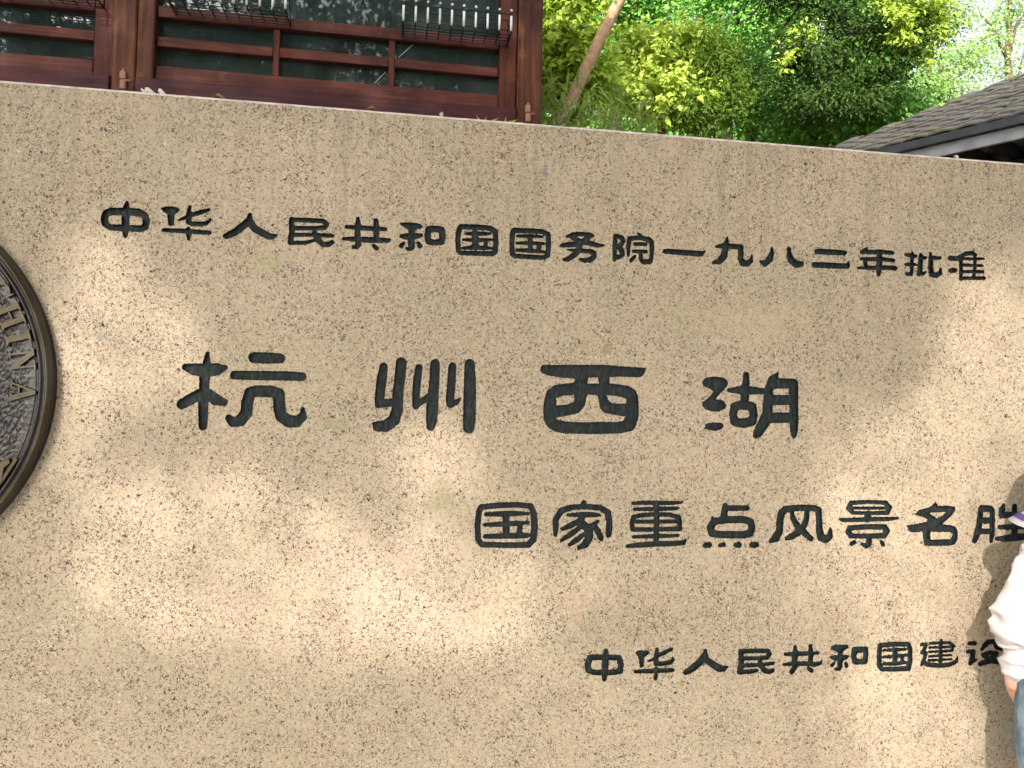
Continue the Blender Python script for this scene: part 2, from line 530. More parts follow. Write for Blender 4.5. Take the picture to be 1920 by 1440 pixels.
# ------------------------------------------------------------------ the inscription: brush strokes traced from the stone
# each entry: (crop x, crop y, crop width) in photo pixels, then strokes in 1920ths of that crop width.
# "x y r, x y r" is a stroke with a radius at each point (z closes it), "P" an outline, "H" an opening in it
GLYPHS = [
 ((180,370,220), ["250 232 60,480 235 60,700 245 58,800 300 55,828 390 56,805 480 58,740 515 52,480 505 52,230 490 48,150 430 55,138 340 60,170 260 60z", "505 88 30,495 180 55,483 350 65,480 520 60,485 630 32"]),
 ((180,370,220), ["P1060 180,1110 155,1240 150,1330 165,1375 205,1280 285,1275 450,1230 468,1185 450,1170 275,1100 225", "1535 150 22,1520 260 42,1515 400 45", "1560 290 34,1700 250 38,1845 205 26", "1480 325 30,1350 375 14", "1515 400 45,1570 435 36,1700 435 34,1800 430 32,1860 380 25,1868 355 18", "1110 535 30,1500 555 38,1860 580 32", "1510 510 28,1520 600 45,1515 680 25"]),
 ((400,390,220), ["600 110 30,590 200 55,480 300 62,350 400 58,215 460 50,192 455 38", "600 230 60,680 340 60,800 410 56,920 465 52,960 470 46,1035 445 14"]),
 ((400,390,220), ["1280 190 42,1285 380 42,1260 560 45", "1280 190 32,1550 200 36,1800 215 35,1855 265 40,1830 315 38,1700 330 33,1300 330 34", "1300 440 32,1650 440 28,1900 450 32,1960 455 24", "1260 570 34,1500 570 30,1650 530 24", "1655 340 35,1660 440 42,1710 520 50,1800 600 42,1880 595 42,1945 565 32,1950 535 18"]),
 ((620,400,220), ["255 220 28,450 235 40,700 250 38,900 260 28", "205 415 22,350 420 38,600 435 45,930 445 38,965 430 20", "445 85 28,450 180 44,440 300 46,440 420 50,455 500 48,430 555 34,370 550 28", "740 120 40,750 220 46,745 400 46", "700 525 28,750 570 36"]),
 ((620,400,220), ["P1130 160,1220 150,1380 160,1470 180,1497 215,1480 250,1400 255,1375 300,1370 330,1290 330,1280 270,1230 240,1150 195", "1155 375 32,1230 380 48,1320 375 52,1420 370 45,1485 360 26", "1320 300 45,1320 450 56,1325 550 52,1290 585 34,1245 575 22", "1190 490 25,1160 530 40", "1435 490 28,1460 530 42", "1600 260 50,1720 255 50,1820 270 50,1830 370 50,1815 465 52,1700 480 45,1600 460 50,1585 370 50z"]),
 ((840,410,220), ["210 130 40,480 140 42,680 155 40,775 210 40,785 400 42,770 540 42,730 575 40,480 570 36,200 560 36,170 520 38,160 330 40,185 170 42z", "290 245 20,450 245 36,600 245 32,695 245 16", "245 345 18,400 350 32,560 350 32,715 345 20", "230 485 18,400 472 34,600 480 34,715 485 20", "440 230 48,450 350 52,450 470 52", "620 370 30,620 460 30"]),
 ((840,410,220), ["1075 190 40,1350 200 40,1550 215 38,1640 260 38,1645 450 40,1630 600 40,1570 638 36,1300 625 36,1090 610 36,1050 570 40,1045 400 38,1055 230 40z", "1135 285 22,1350 285 32,1545 295 18", "1120 400 20,1350 400 32,1570 410 22", "1125 515 25,1350 525 34,1575 545 22", "1345 290 38,1345 520 38", "1490 420 36,1490 520 36"]),
 ((1040,415,220), ["205 250 22,300 218 36,420 208 34,560 218 36,630 240 22", "570 240 42,470 330 50,330 375 42,200 385 40,120 395 32", "280 265 36,400 330 48,560 355 40,700 395 38,805 395 14", "410 340 48,400 450 44,330 540 48,220 620 38,150 625 24", "215 465 14,400 480 30,580 490 38,640 520 44,640 580 42,580 630 44,490 640 36,410 620 18"]),
 ((1040,415,220), ["990 240 30,985 400 38,980 635 28", "1020 240 34,1100 270 38,1120 330 32,1070 405 42,1000 410 40", "1070 440 40,1105 500 42,1110 545 36,1060 580 36,1000 600 34", "1205 560 18,1205 400 36,1225 280 36,1400 270 36,1540 300 40,1585 340 38,1590 500 34,1578 650 28", "1365 195 14,1400 240 36", "1315 370 30,1490 375 30", "1290 490 26,1495 495 30", "1405 510 28,1410 620 32,1450 665 38,1560 660 42,1580 620 30", "1310 575 24,1255 635 32"]),
 ((1230,430,220), ["140 360 32,180 360 40,500 385 44,730 400 44,790 365 18"]),
 ((1230,430,220), ["985 285 20,1100 270 42,1300 285 42,1385 290 42,1390 330 40,1385 480 45,1420 560 48,1500 555 50,1555 520 35,1568 425 12", "1165 135 12,1155 220 40,1130 330 54,1110 440 54,1040 520 52,940 545 24"]),
 ((1420,440,220), ["238 210 15,240 300 36,200 400 54,130 470 50,55 440 22", "515 225 28,520 330 42,560 430 54,640 490 54,710 480 45,745 450 16"]),
 ((1420,440,220), ["975 275 42,1200 285 46,1430 300 36", "930 495 42,1050 500 46,1300 510 44,1470 515 42,1495 455 14"]),
 ((1640,450,220), ["-215 200 28,-100 198 34,100 195 36,290 210 30", "-135 145 25,-200 195 30", "-225 310 22,-80 315 30,100 310 34,310 335 28", "-155 320 32,-150 440 32", "-260 458 20,-100 455 30,100 450 36,335 460 36", "75 190 38,80 320 48,70 460 50,65 565 30"]),
 ((1640,450,220), ["515 245 25,610 250 36,675 265 22", "510 400 24,600 395 32,675 405 20", "615 195 16,610 300 28,605 500 28,590 560 30,530 555 28", "755 240 28,750 350 38,735 545 42", "760 290 32,835 290 24", "720 560 30,800 545 25,845 525 10", "910 205 14,920 300 38,915 450 40,930 560 44,1000 580 42,1070 540 36,1080 460 14", "930 290 34,1070 295 26"]),
 ((1640,450,220), ["1235 300 38,1340 305 36,1420 260 30,1500 220 34,1600 215 32,1660 245 20", "1225 500 24,1270 500 40,1320 495 34", "1410 320 30,1415 480 30,1408 640 28", "1430 305 20,1620 310 24,1785 305 16", "1440 410 24,1760 420 20", "1440 520 24,1600 515 24,1770 520 24", "1410 625 26,1790 625 28", "1640 240 24,1640 450 26,1620 600 24"]),
 ((320,640,280), ["475 155 22,465 260 48,440 420 70,430 600 62,420 800 65,415 1090 55", "190 330 42,300 360 75,450 375 86,600 360 76,695 340 35", "400 660 62,250 750 70,140 810 62", "460 660 62,580 750 72,690 785 45"]),
 ((680,650,240), ["315 300 60,285 500 75,255 750 70,245 860 62", "250 850 66,430 840 56,500 820 60", "580 240 78,560 450 80,530 700 80,520 950 82,470 1100 86,350 1190 88,230 1195 75,165 1155 24", "845 310 50,815 500 58,800 750 55,795 890 48", "810 860 48,920 800 48,1000 750 50", "1085 260 70,1080 450 72,1060 700 80,1045 900 88,1035 1100 82,1020 1200 62", "1345 300 58,1330 550 60,1310 800 60,1310 870 48", "1320 870 46,1410 830 38,1465 770 10", "1605 260 72,1610 500 88,1605 800 92,1600 1100 92,1590 1220 80"]),
 ((1000,660,240), ["P135 200,600 195,1050 195,1350 220,1690 240,1670 310,1640 355,1580 378,1300 365,1140 375,1140 475,1300 490,1440 520,1530 580,1570 680,1580 850,1570 1000,1520 1140,1480 1180,1300 1220,900 1230,500 1220,330 1195,220 1130,160 1020,150 850,170 700,215 580,320 500,450 480,590 465,635 430,600 395,450 385,250 355,140 320,105 280,115 225", "H820 385,970 380,985 470,805 475", "H345 690,450 655,600 645,620 690,600 750,500 790,345 800", "H1095 650,1250 660,1390 700,1395 775,1190 775,1130 730", "H815 640,950 645,975 700,1000 840,1060 910,1200 940,1380 970,1350 1030,1250 1050,1000 1045,750 1055,500 1045,345 1010,350 985,500 955,680 915,770 810,795 700"]),
 ((1290,670,240), ["P210 380,260 310,380 290,520 305,590 360,600 400,560 460,480 540,410 630,520 650,570 710,560 760,470 810,370 812,260 780,210 720,220 670,290 630,385 515,330 470,240 430", "300 1035 45,400 1040 62,480 1030 48", "870 260 40,870 380 52,850 500 64,850 620 62", "615 495 28,750 490 55,870 490 66,1000 500 54,1140 510 40", "830 710 72,960 740 64,985 860 58,965 960 64,830 990 70,700 970 60,675 860 56,695 740 60z", "1345 240 18,1270 340 70,1210 480 62,1200 650 68,1190 850 78,1130 1000 84,1050 1130 70,1020 1170 46", "1580 400 72,1585 700 64,1590 950 64,1590 1100 56,1590 1180 36", "1270 390 78,1420 392 74,1580 392 70", "1230 642 75,1580 640 72", "1230 908 75,1580 905 76"]),
 ((880,930,280), ["155 140 34,400 118 36,620 112 34,790 130 34,830 230 40,840 400 42,820 560 42,760 628 36,500 632 34,160 625 34,115 560 36,105 380 36,125 200 34z", "215 235 24,450 228 36,600 225 32,755 225 18", "200 370 22,450 360 36,600 350 30,755 340 20", "205 520 28,400 515 33,600 510 36,745 505 33", "470 240 43,475 400 43,475 500 43", "650 370 32,645 480 34"]),
 ((880,930,280), ["1105 500 22,1110 420 36,1110 300 38,1180 190 40,1320 145 34,1480 135 34,1680 150 36,1780 210 40,1800 330 38,1795 450 40,1790 500 34", "1470 90 35,1475 140 35", "1265 245 18,1450 240 34,1600 240 30,1670 245 20", "1440 270 36,1440 340 46,1500 400 50,1540 450 48,1545 530 46,1490 620 46,1410 665 26", "1420 320 36,1300 380 38,1195 425 22", "1420 405 28,1300 495 36,1185 570 20", "1470 495 28,1370 570 34,1290 625 24", "1655 325 20,1560 385 30", "1600 370 34,1650 450 38,1690 530 38,1695 555 25"]),
 ((1160,930,280), ["180 95 18,300 85 24,500 90 28,700 90 24,810 80 16", "205 170 20,480 165 28,740 160 22,770 150 12", "170 340 28,190 270 28,300 245 26,480 235 26,650 240 26,770 270 28,785 340 30,780 420 30,500 430 26,180 430 28z", "200 330 24,480 330 24,770 325 24", "190 525 20,480 515 28,765 508 18", "110 645 22,250 630 33,480 615 33,700 610 33,830 600 30,862 565 12", "488 90 34,490 330 36,480 610 32"]),
 ((1160,930,280), ["1370 120 30,1360 200 42,1350 290 42", "1380 155 36,1650 155 33", "1230 325 44,1400 305 44,1600 300 44,1690 330 46,1715 400 40,1690 480 46,1600 500 46,1300 495 44,1200 480 46,1180 400 46z", "1205 272 12,1215 310 30", "1110 635 30,1160 630 38", "1300 635 22,1345 625 30", "1505 632 28,1540 628 40", "1715 628 35,1770 628 33"]),
 ((1420,930,280), ["170 580 25,235 540 52,285 450 44,290 320 44,310 220 45,360 170 42,550 150 38,720 155 40,785 180 40,795 300 38,795 430 42,820 530 50,880 560 46,930 520 40,940 450 25,937 418 12", "440 200 22,460 290 32,520 400 42,600 470 42,690 550 32", "640 190 30,630 300 35,600 380 38,520 470 42,440 520 40,380 545 28"]),
 ((1420,930,280), ["1200 90 28,1430 75 23,1650 85 26,1700 150 32,1670 215 28,1430 222 20,1220 215 23,1175 155 34z", "1200 155 18,1680 155 18", "1425 225 38,1420 300 38", "1065 300 18,1100 310 25,1430 300 28,1700 295 25,1805 285 14", "1190 410 32,1430 395 32,1640 400 34,1665 450 38,1630 510 34,1430 515 30,1200 515 30,1170 460 38z", "1440 530 35,1435 620 32,1400 645 30,1350 620 20", "1210 615 25,1245 595 28", "1595 590 18,1615 625 26"]),
 ((1660,930,260), ["P400 255,470 195,610 160,695 88,735 140,880 135,960 155,970 190,920 270,850 330,780 395,900 405,970 430,1000 490,1000 600,960 670,880 685,550 690,530 620,515 490,400 500,330 490,295 410,440 390,580 355,580 320,510 285", "H600 235,720 225,840 220,800 265,715 310", "H630 495,900 500,930 530,900 595,630 605,620 550"]),
 ((1660,930,260), ["1325 145 20,1315 250 36,1300 400 40,1270 530 44,1235 620 34", "1330 175 44,1450 175 44,1480 205 35", "1480 200 35,1480 400 35,1475 550 32,1465 630 22", "1310 340 40,1480 340 42", "1300 490 36,1480 490 36", "1640 120 18,1615 190 45,1610 270 42", "1620 265 40,1800 262 44,1960 265 42", "1790 140 32,1790 300 38,1790 580 40", "1580 430 28,1700 430 36,1950 425 32", "1540 590 25,1640 590 42,1800 570 50,2000 560 40"]),
 ((1080,1200,220), ["230 285 44,480 280 44,700 290 44,735 400 45,720 510 46,600 530 42,300 530 42,205 500 45,192 400 50z", "490 175 35,485 300 50,470 500 55,465 640 36"]),
 ((1080,1200,220), ["P970 200,1040 170,1180 180,1195 220,1115 280,1105 430,1075 450,1045 440,1030 290", "1325 155 28,1310 280 38,1310 380 38", "1330 260 28,1440 210 34,1560 150 26", "1280 310 25,1185 345 12", "1310 385 38,1420 385 33,1540 365 35,1590 320 22,1583 290 15", "975 515 28,1300 505 38,1580 490 32", "1310 460 25,1300 635 30"]),
 ((1270,1200,220), ["460 170 25,450 260 55,360 370 56,240 470 56,140 530 42", "470 320 55,580 400 56,680 460 60,750 470 48,830 435 12"]),
 ((1270,1200,220), ["1040 190 40,1045 360 42,1025 520 48", "1040 185 36,1300 175 35,1480 180 35,1505 230 38,1470 285 35,1300 300 30,1050 300 34", "1060 415 34,1330 410 30,1570 380 26", "1030 525 36,1200 515 34,1300 495 26", "1350 310 35,1360 410 40,1420 490 45,1490 520 38,1560 500 34,1575 470 14"]),
 ((1460,1195,220), ["110 275 25,260 270 38,500 262 34,650 255 22", "85 445 22,250 430 36,450 430 36,600 440 38,690 420 25,700 378 12", "268 155 25,270 270 44,258 420 44,275 480 40,215 565 38", "520 145 30,525 300 38,520 430 38", "490 510 28,535 545 36"]),
 ((1460,1195,220), ["P860 155,910 122,1130 125,1145 170,1060 220,1030 280,1090 290,1160 300,1130 340,1050 385,1040 480,1010 540,940 550,900 520,960 480,965 390,900 370,830 330,860 300,970 290,970 245,900 205,865 200", "910 420 18,875 455 32", "1100 430 25,1112 470 30", "1250 205 50,1420 195 44,1425 300 42,1410 395 44,1250 400 44,1225 300 42z"]),
 ((1460,1195,220), ["1660 130 38,1900 110 38,2120 115 38,2150 180 35,2150 400 38,2120 510 40,1900 520 36,1690 520 36,1645 460 38,1645 250 38z", "1720 210 20,1900 205 30,2080 195 20", "1710 320 22,1900 310 28,2090 290 24", "1715 435 25,1900 430 32,2080 410 25", "1900 200 38,1900 430 38", "2020 320 30,2020 410 30"]),
 ((1690,1185,220), ["330 205 28,400 205 28,390 260 25,335 340 22,400 345 28,385 420 30,350 490 32,330 545 18", "350 490 32,430 535 36,640 550 36,800 530 34,900 480 30,917 405 10", "650 130 20,645 300 28,640 520 28", "475 185 20,650 175 22,800 175 22,840 210 20,840 290 20", "460 255 18,650 250 20,880 235 14", "460 325 18,830 305 20", "455 400 18,815 375 16", "450 465 20,820 445 15"]),
 ((1690,1185,220), ["1120 185 30,1200 185 36", "1085 320 28,1180 320 36,1160 420 40,1130 510 35,1220 455 20", "1310 290 18,1370 220 40,1420 160 38,1530 160 38,1560 250 38,1640 280 25", "1335 370 28,1440 340 36,1560 350 36", "1350 380 36,1480 470 45,1650 500 40", "1540 380 36,1440 470 48,1290 520 38"]),
]
GLYPHS[17][1].extend(["1070 210 68,1230 215 72,1410 220 62", "820 435 54,1100 440 57,1500 445 59,1690 455 54", "750 990 46,800 1040 60,900 1020 72,975 920 76,985 780 76,1020 660 70,1100 640 72,1300 645 74,1390 680 76,1400 850 78,1420 960 75,1520 1030 78,1620 1030 75,1700 970 50,1700 865 22"])      # right half of the first big character


def seg_sd(P, a, b):
    ax, ay, ar = a; bx, by, br = b
    dx, dy = bx - ax, by - ay
    L = dx * dx + dy * dy + 1e-9
    t = np.clip(((P[..., 0] - ax) * dx + (P[..., 1] - ay) * dy) / L, 0, 1)
    return np.hypot(P[..., 0] - ax - t * dx, P[..., 1] - ay - t * dy) - (ar + t * (br - ar))


def poly_sd(P, poly):
    d = np.full(P.shape[:2], 1e9)
    ins = np.zeros(P.shape[:2], bool)
    n = len(poly)
    for i in range(n):
        a, b = poly[i], poly[(i + 1) % n]
        d = np.minimum(d, seg_sd(P, (*a, 0), (*b, 0)))
        c = (a[1] > P[..., 1]) != (b[1] > P[..., 1])
        xi = (b[0] - a[0]) * (P[..., 1] - a[1]) / ((b[1] - a[1]) or 1e-9) + a[0]
        ins ^= c & (P[..., 0] < xi)
    return np.where(ins, -d, d)


def glyph_field(g, seed):
    (x0, y0, w), strokes = g
    k = w / 1920.0
    shapes = []
    lo, hi = np.array([1e9, 1e9]), np.array([-1e9, -1e9])
    for s in strokes:
        kind = s[0] if s[0] in 'PH' else 'S'
        body = s[1:] if kind != 'S' else s
        closed = body.endswith('z')
        pts = [[float(q) for q in t.split()] for t in body.rstrip('z').split(',')]
        pts = [[x0 + p[0] * k, y0 + p[1] * k] + ([p[2] * k] if len(p) > 2 else []) for p in pts]
        shapes.append((kind, pts, closed))
        for p in pts:
            r = (p[2] if len(p) > 2 else 0) + 4
            lo = np.minimum(lo, [p[0] - r, p[1] - r]); hi = np.maximum(hi, [p[0] + r, p[1] + r])
    step = 0.6
    xs = np.arange(lo[0], hi[0], step); ys = np.arange(lo[1], hi[1], step)
    P = np.stack(np.meshgrid(xs, ys), -1)
    D = np.full(P.shape[:2], 1e9)
    for kind, pts, closed in shapes:
        if kind == 'S':
            for a, b in zip(pts, pts[1:] + pts[:1] if closed else pts[1:]): D = np.minimum(D, seg_sd(P, a, b))
        elif kind == 'P': D = np.minimum(D, poly_sd(P, pts))
    for kind, pts, closed in shapes:
        if kind == 'H': D = np.maximum(D, -poly_sd(P, pts) + 0.4)
    ph = np.random.default_rng(seed).uniform(0, 6.3, 6)      # the chisel's uneven edge
    X, Y = P[..., 0], P[..., 1]
    D = D - 0.55 + 0.30 * np.sin(0.9 * X + 0.5 * Y + ph[0]) + 0.28 * np.sin(-0.6 * X + 1.0 * Y + ph[1]) + 0.22 * np.sin(1.9 * X + 1.3 * Y + ph[2]) + 0.22 * np.sin(1.5 * X - 2.1 * Y + ph[3])
    return xs, ys, D


def contours(xs, ys, D):
    ny, nx = D.shape
    S = D < 0
    pos, nxt = {}, {}

    def ev(i, j, horiz):                   # vertex on a grid edge
        key = (i, j, horiz)
        if key not in pos:
            a = D[j, i]; b = D[j, i + 1] if horiz else D[j + 1, i]
            t = min(0.97, max(0.03, a / (a - b)))
            pos[key] = (xs[i] + t * (xs[1] - xs[0]), ys[j]) if horiz else (xs[i], ys[j] + t * (ys[1] - ys[0]))
        return key
    cell = S[:-1, :-1] * 1 + S[:-1, 1:] * 2 + S[1:, 1:] * 4 + S[1:, :-1] * 8
    table = {1: [('L', 'T')], 2: [('T', 'R')], 3: [('L', 'R')], 4: [('R', 'B')], 5: [('L', 'T'), ('R', 'B')], 6: [('T', 'B')], 7: [('L', 'B')],
             8: [('B', 'L')], 9: [('B', 'T')], 10: [('T', 'R'), ('B', 'L')], 11: [('B', 'R')], 12: [('R', 'L')], 13: [('R', 'T')], 14: [('T', 'L')]}
    for j, i in zip(*np.nonzero((cell > 0) & (cell < 15))):
        i, j = int(i), int(j)
        E = {'T': (i, j, True), 'B': (i, j + 1, True), 'L': (i, j, False), 'R': (i + 1, j, False)}
        for a, b in table[int(cell[j, i])]:
            ka, kb = ev(*E[a]), ev(*E[b])
            nxt[ka] = kb
    loops, seen = [], set()
    for k in nxt:
        if k in seen: continue
        lp, c = [], k
        while c not in seen and c in nxt:
            seen.add(c); lp.append(pos[c]); c = nxt[c]
        if len(lp) < 14: continue
        q = np.array(lp)
        q = (np.roll(q, 1, 0) + 2 * q + np.roll(q, -1, 0)) / 4
        seg = np.hypot(*(np.roll(q, -1, 0) - q).T)
        s = np.concatenate([[0], np.cumsum(seg)])
        n = max(8, int(s[-1] / 1.5))
        qq = np.vstack([q, q[:1]])
        t = np.linspace(0, s[-1], n, endpoint=False)
        loops.append(np.stack([np.interp(t, s, qq[:, 0]), np.interp(t, s, qq[:, 1])], 1))
    return loops


SLAB_Y, SLAB_TOP, SLAB_BOT, SLAB_X0, SLAB_X1, SLAB_T = 2.4, 2.587, 0.22, -2.55, 3.35, 0.46
CARVE = 0.014
slab = None


def build_slab():
    global slab
    V2, edges, owner = [], [], []
    ch = 0.009
    fields = []
    for gi, g in enumerate(GLYPHS):
        xs, ys, D = glyph_field(g, gi)
        fields.append((xs, ys, D))
        for lp in contours(xs, ys, D):
            base = len(V2)
            for p in lp:
                h = hit(p[0], p[1], SLAB_Y)
                V2.append((h[0], h[2])); owner.append(gi)
            n = len(lp)
            edges += [(base + a, base + (a + 1) % n) for a in range(n)]
    nglyph = len(V2)
    x0, x1, z0, z1 = SLAB_X0 + ch, SLAB_X1 - ch, SLAB_BOT, SLAB_TOP - ch
    corners = [(x0, z0), (x1, z0), (x1, z1), (x0, z1)]
    cb = len(V2)
    V2 += corners
    edges += [(cb, cb + 1), (cb + 1, cb + 2), (cb + 2, cb + 3), (cb + 3, cb)]
    ov, oe, of, orig_v, _, _ = delaunay_2d_cdt([Vector(v) for v in V2], edges, [], 0, 1e-7)
    P = np.array([(v.x, v.y) for v in ov])
    T = np.array([f for f in of if len(f) == 3])
    cen = P[T].mean(1)
    # classify every triangle by the stroke field at its centre (wall -> photo pixel)
    w = np.stack([cen[:, 0], np.full(len(cen), SLAB_Y), cen[:, 1]], 1) - CC
    zz = w @ CF
    PX, PY = 960 + FPX * (w @ CR) / zz, 720 - FPX * (w @ CU) / zz
    cls = np.full(len(T), -1)
    for gi, (xs, ys, D) in enumerate(fields):
        i = (PX - xs[0]) / (xs[1] - xs[0]); j = (PY - ys[0]) / (ys[1] - ys[0])
        ok = (i > 0) & (j > 0) & (i < len(xs) - 2) & (j < len(ys) - 2)
        ii, jj = np.where(ok, i, 0).astype(int), np.where(ok, j, 0).astype(int)
        fi, fj = i - ii, j - jj
        d = D[jj, ii] * (1 - fi) * (1 - fj) + D[jj, ii + 1] * fi * (1 - fj) + D[jj + 1, ii] * (1 - fi) * fj + D[jj + 1, ii + 1] * fi * fj
        cls[ok & (d < 0)] = gi
    # the stone body: face with openings, chamfers, sides, back
    bm = bmesh.new()
    fv = [bm.verts.new((p[0], SLAB_Y, p[1])) for p in P]
    for t in T[cls == -1]:
        a, b, c = (fv[k] for k in t)
        bm.faces.new((a, b, c))
    X0, X1, Yb = SLAB_X0, SLAB_X1, SLAB_Y + SLAB_T

    def quad(*ps): bm.faces.new([bm.verts.new(p) for p in ps])
    yf = SLAB_Y
    # chamfer with a slightly chipped arris along the top
    n = 420
    top = [(x0 + (x1 - x0) * k / n) for k in range(n + 1)]
    jit = [0.0] + [0.0022 * (noise.noise(Vector((x * 9, 0, 0))) + 0.6 * noise.noise(Vector((x * 41, 3, 0)))) for x in top[1:-1]] + [0.0]
    lo = [bm.verts.new((x, yf, z1)) for x in top]
    up = [bm.verts.new((x, yf + ch + j, SLAB_TOP + min(0, j))) for x, j in zip(top, jit)]
    bk = [bm.verts.new((x, Yb, SLAB_TOP)) for x in top]
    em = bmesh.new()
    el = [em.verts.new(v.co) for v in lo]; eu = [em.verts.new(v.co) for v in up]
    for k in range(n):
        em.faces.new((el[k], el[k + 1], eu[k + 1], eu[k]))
        bm.faces.new((up[k], up[k + 1], bk[k + 1], bk[k]))
    quad((x0, yf, z0), (x0, yf, z1), (X0, yf + ch, z1), (X0, yf + ch, z0))
    quad((x1, yf, z1), (x1, yf, z0), (X1, yf + ch, z0), (X1, yf + ch, z1))
    quad((X0, yf + ch, z0), (X0, yf + ch, z1), (X0, Yb, z1), (X0, Yb, z0))
    quad((X1, yf + ch, z1), (X1, yf + ch, z0), (X1, Yb, z0), (X1, Yb, z1))
    quad((X0, yf + ch, z1), (x0, yf, z1), (x0, yf + ch, SLAB_TOP), (X0 + 0.002, yf + ch + .002, SLAB_TOP))
    quad((x0, yf + ch, SLAB_TOP), (x0, Yb, SLAB_TOP), (X0, Yb, z1), (X0, yf + ch, z1))
    quad((x1, yf + ch, SLAB_TOP), (X1, yf + ch, z1), (X1, Yb, z1), (x1, Yb, SLAB_TOP))
    quad((x1, yf, z1), (X1, yf + ch, z1), (x1, yf + ch, SLAB_TOP))
    quad((X1, Yb, z0), (X0, Yb, z0), (X0, Yb, z1), (x0, Yb, SLAB_TOP), (x1, Yb, SLAB_TOP), (X1, Yb, z1))
    slab = from_bm('granite_slab', bm, M['granite'])
    tag(slab, 'wide beige speckled granite slab carved with four lines of black Chinese characters', 'monument')
    from_bm('pale_edge', em, M['stone_edge'], slab)  # paler strip along the top chamfer
    # each carved character: painted walls and floor of its groove
    for gi in range(len(GLYPHS)):
        tri = T[cls == gi]
        if not len(tri): continue
        bm = bmesh.new()
        top_v, low_v = {}, {}
        cnt = {}
        for t in tri:
            for a, b in ((t[0], t[1]), (t[1], t[2]), (t[2], t[0])):
                cnt[(a, b)] = cnt.get((a, b), 0) + 1
        border = [(a, b) for (a, b) in cnt if (b, a) not in cnt]
        inn = {}
        for a, b in border:                # inward direction at each rim vertex
            d = P[b] - P[a]
            nrm = np.array([-d[1], d[0]]) / (np.hypot(*d) + 1e-12)
            for v in (a, b): inn[v] = inn.get(v, 0) + nrm
        for v in set(tri.ravel().tolist()):
            p = P[v].copy()
            if v in inn:
                u = inn[v] / (np.hypot(*inn[v]) + 1e-9)
                top_v[v] = bm.verts.new((p[0], SLAB_Y + 0.0002, p[1]))
                p = p + u * 0.0011
            low_v[v] = bm.verts.new((p[0], SLAB_Y + CARVE + 0.0012 * noise.noise(Vector((p[0] * 40, 0, p[1] * 40))), p[1]))
        for t in tri: bm.faces.new([low_v[k] for k in t])
        for a, b in border: bm.faces.new((top_v[a], top_v[b], low_v[b], low_v[a]))
        from_bm('carved_character', bm, M['paint'], slab)
    # low stepped plinth below
    pl = box('plinth', (SLAB_X0 - 0.25, SLAB_Y - 0.07, 0.0), (SLAB_X1 + 0.25, Yb + 0.18, SLAB_BOT), M['granite'], slab, 0.015)


build_slab()

# ------------------------------------------------------------------ ground
g = np_mesh('ground', np.array([(-400, -400, -0.004), (400, -400, -0.004), (400, 400, -0.004), (-400, 400, -0.004)]), np.array([[0, 1, 2, 3]]))
tag(link('ground', g, M['soil']), kind='structure')
g = np_mesh('pavement', np.array([(-9, -14, 0), (9, -14, 0), (9, 4.6, 0), (-9, 4.6, 0)], float), np.array([[0, 1, 2, 3]]))
tag(link('pavement', g, M['paving']), kind='structure')


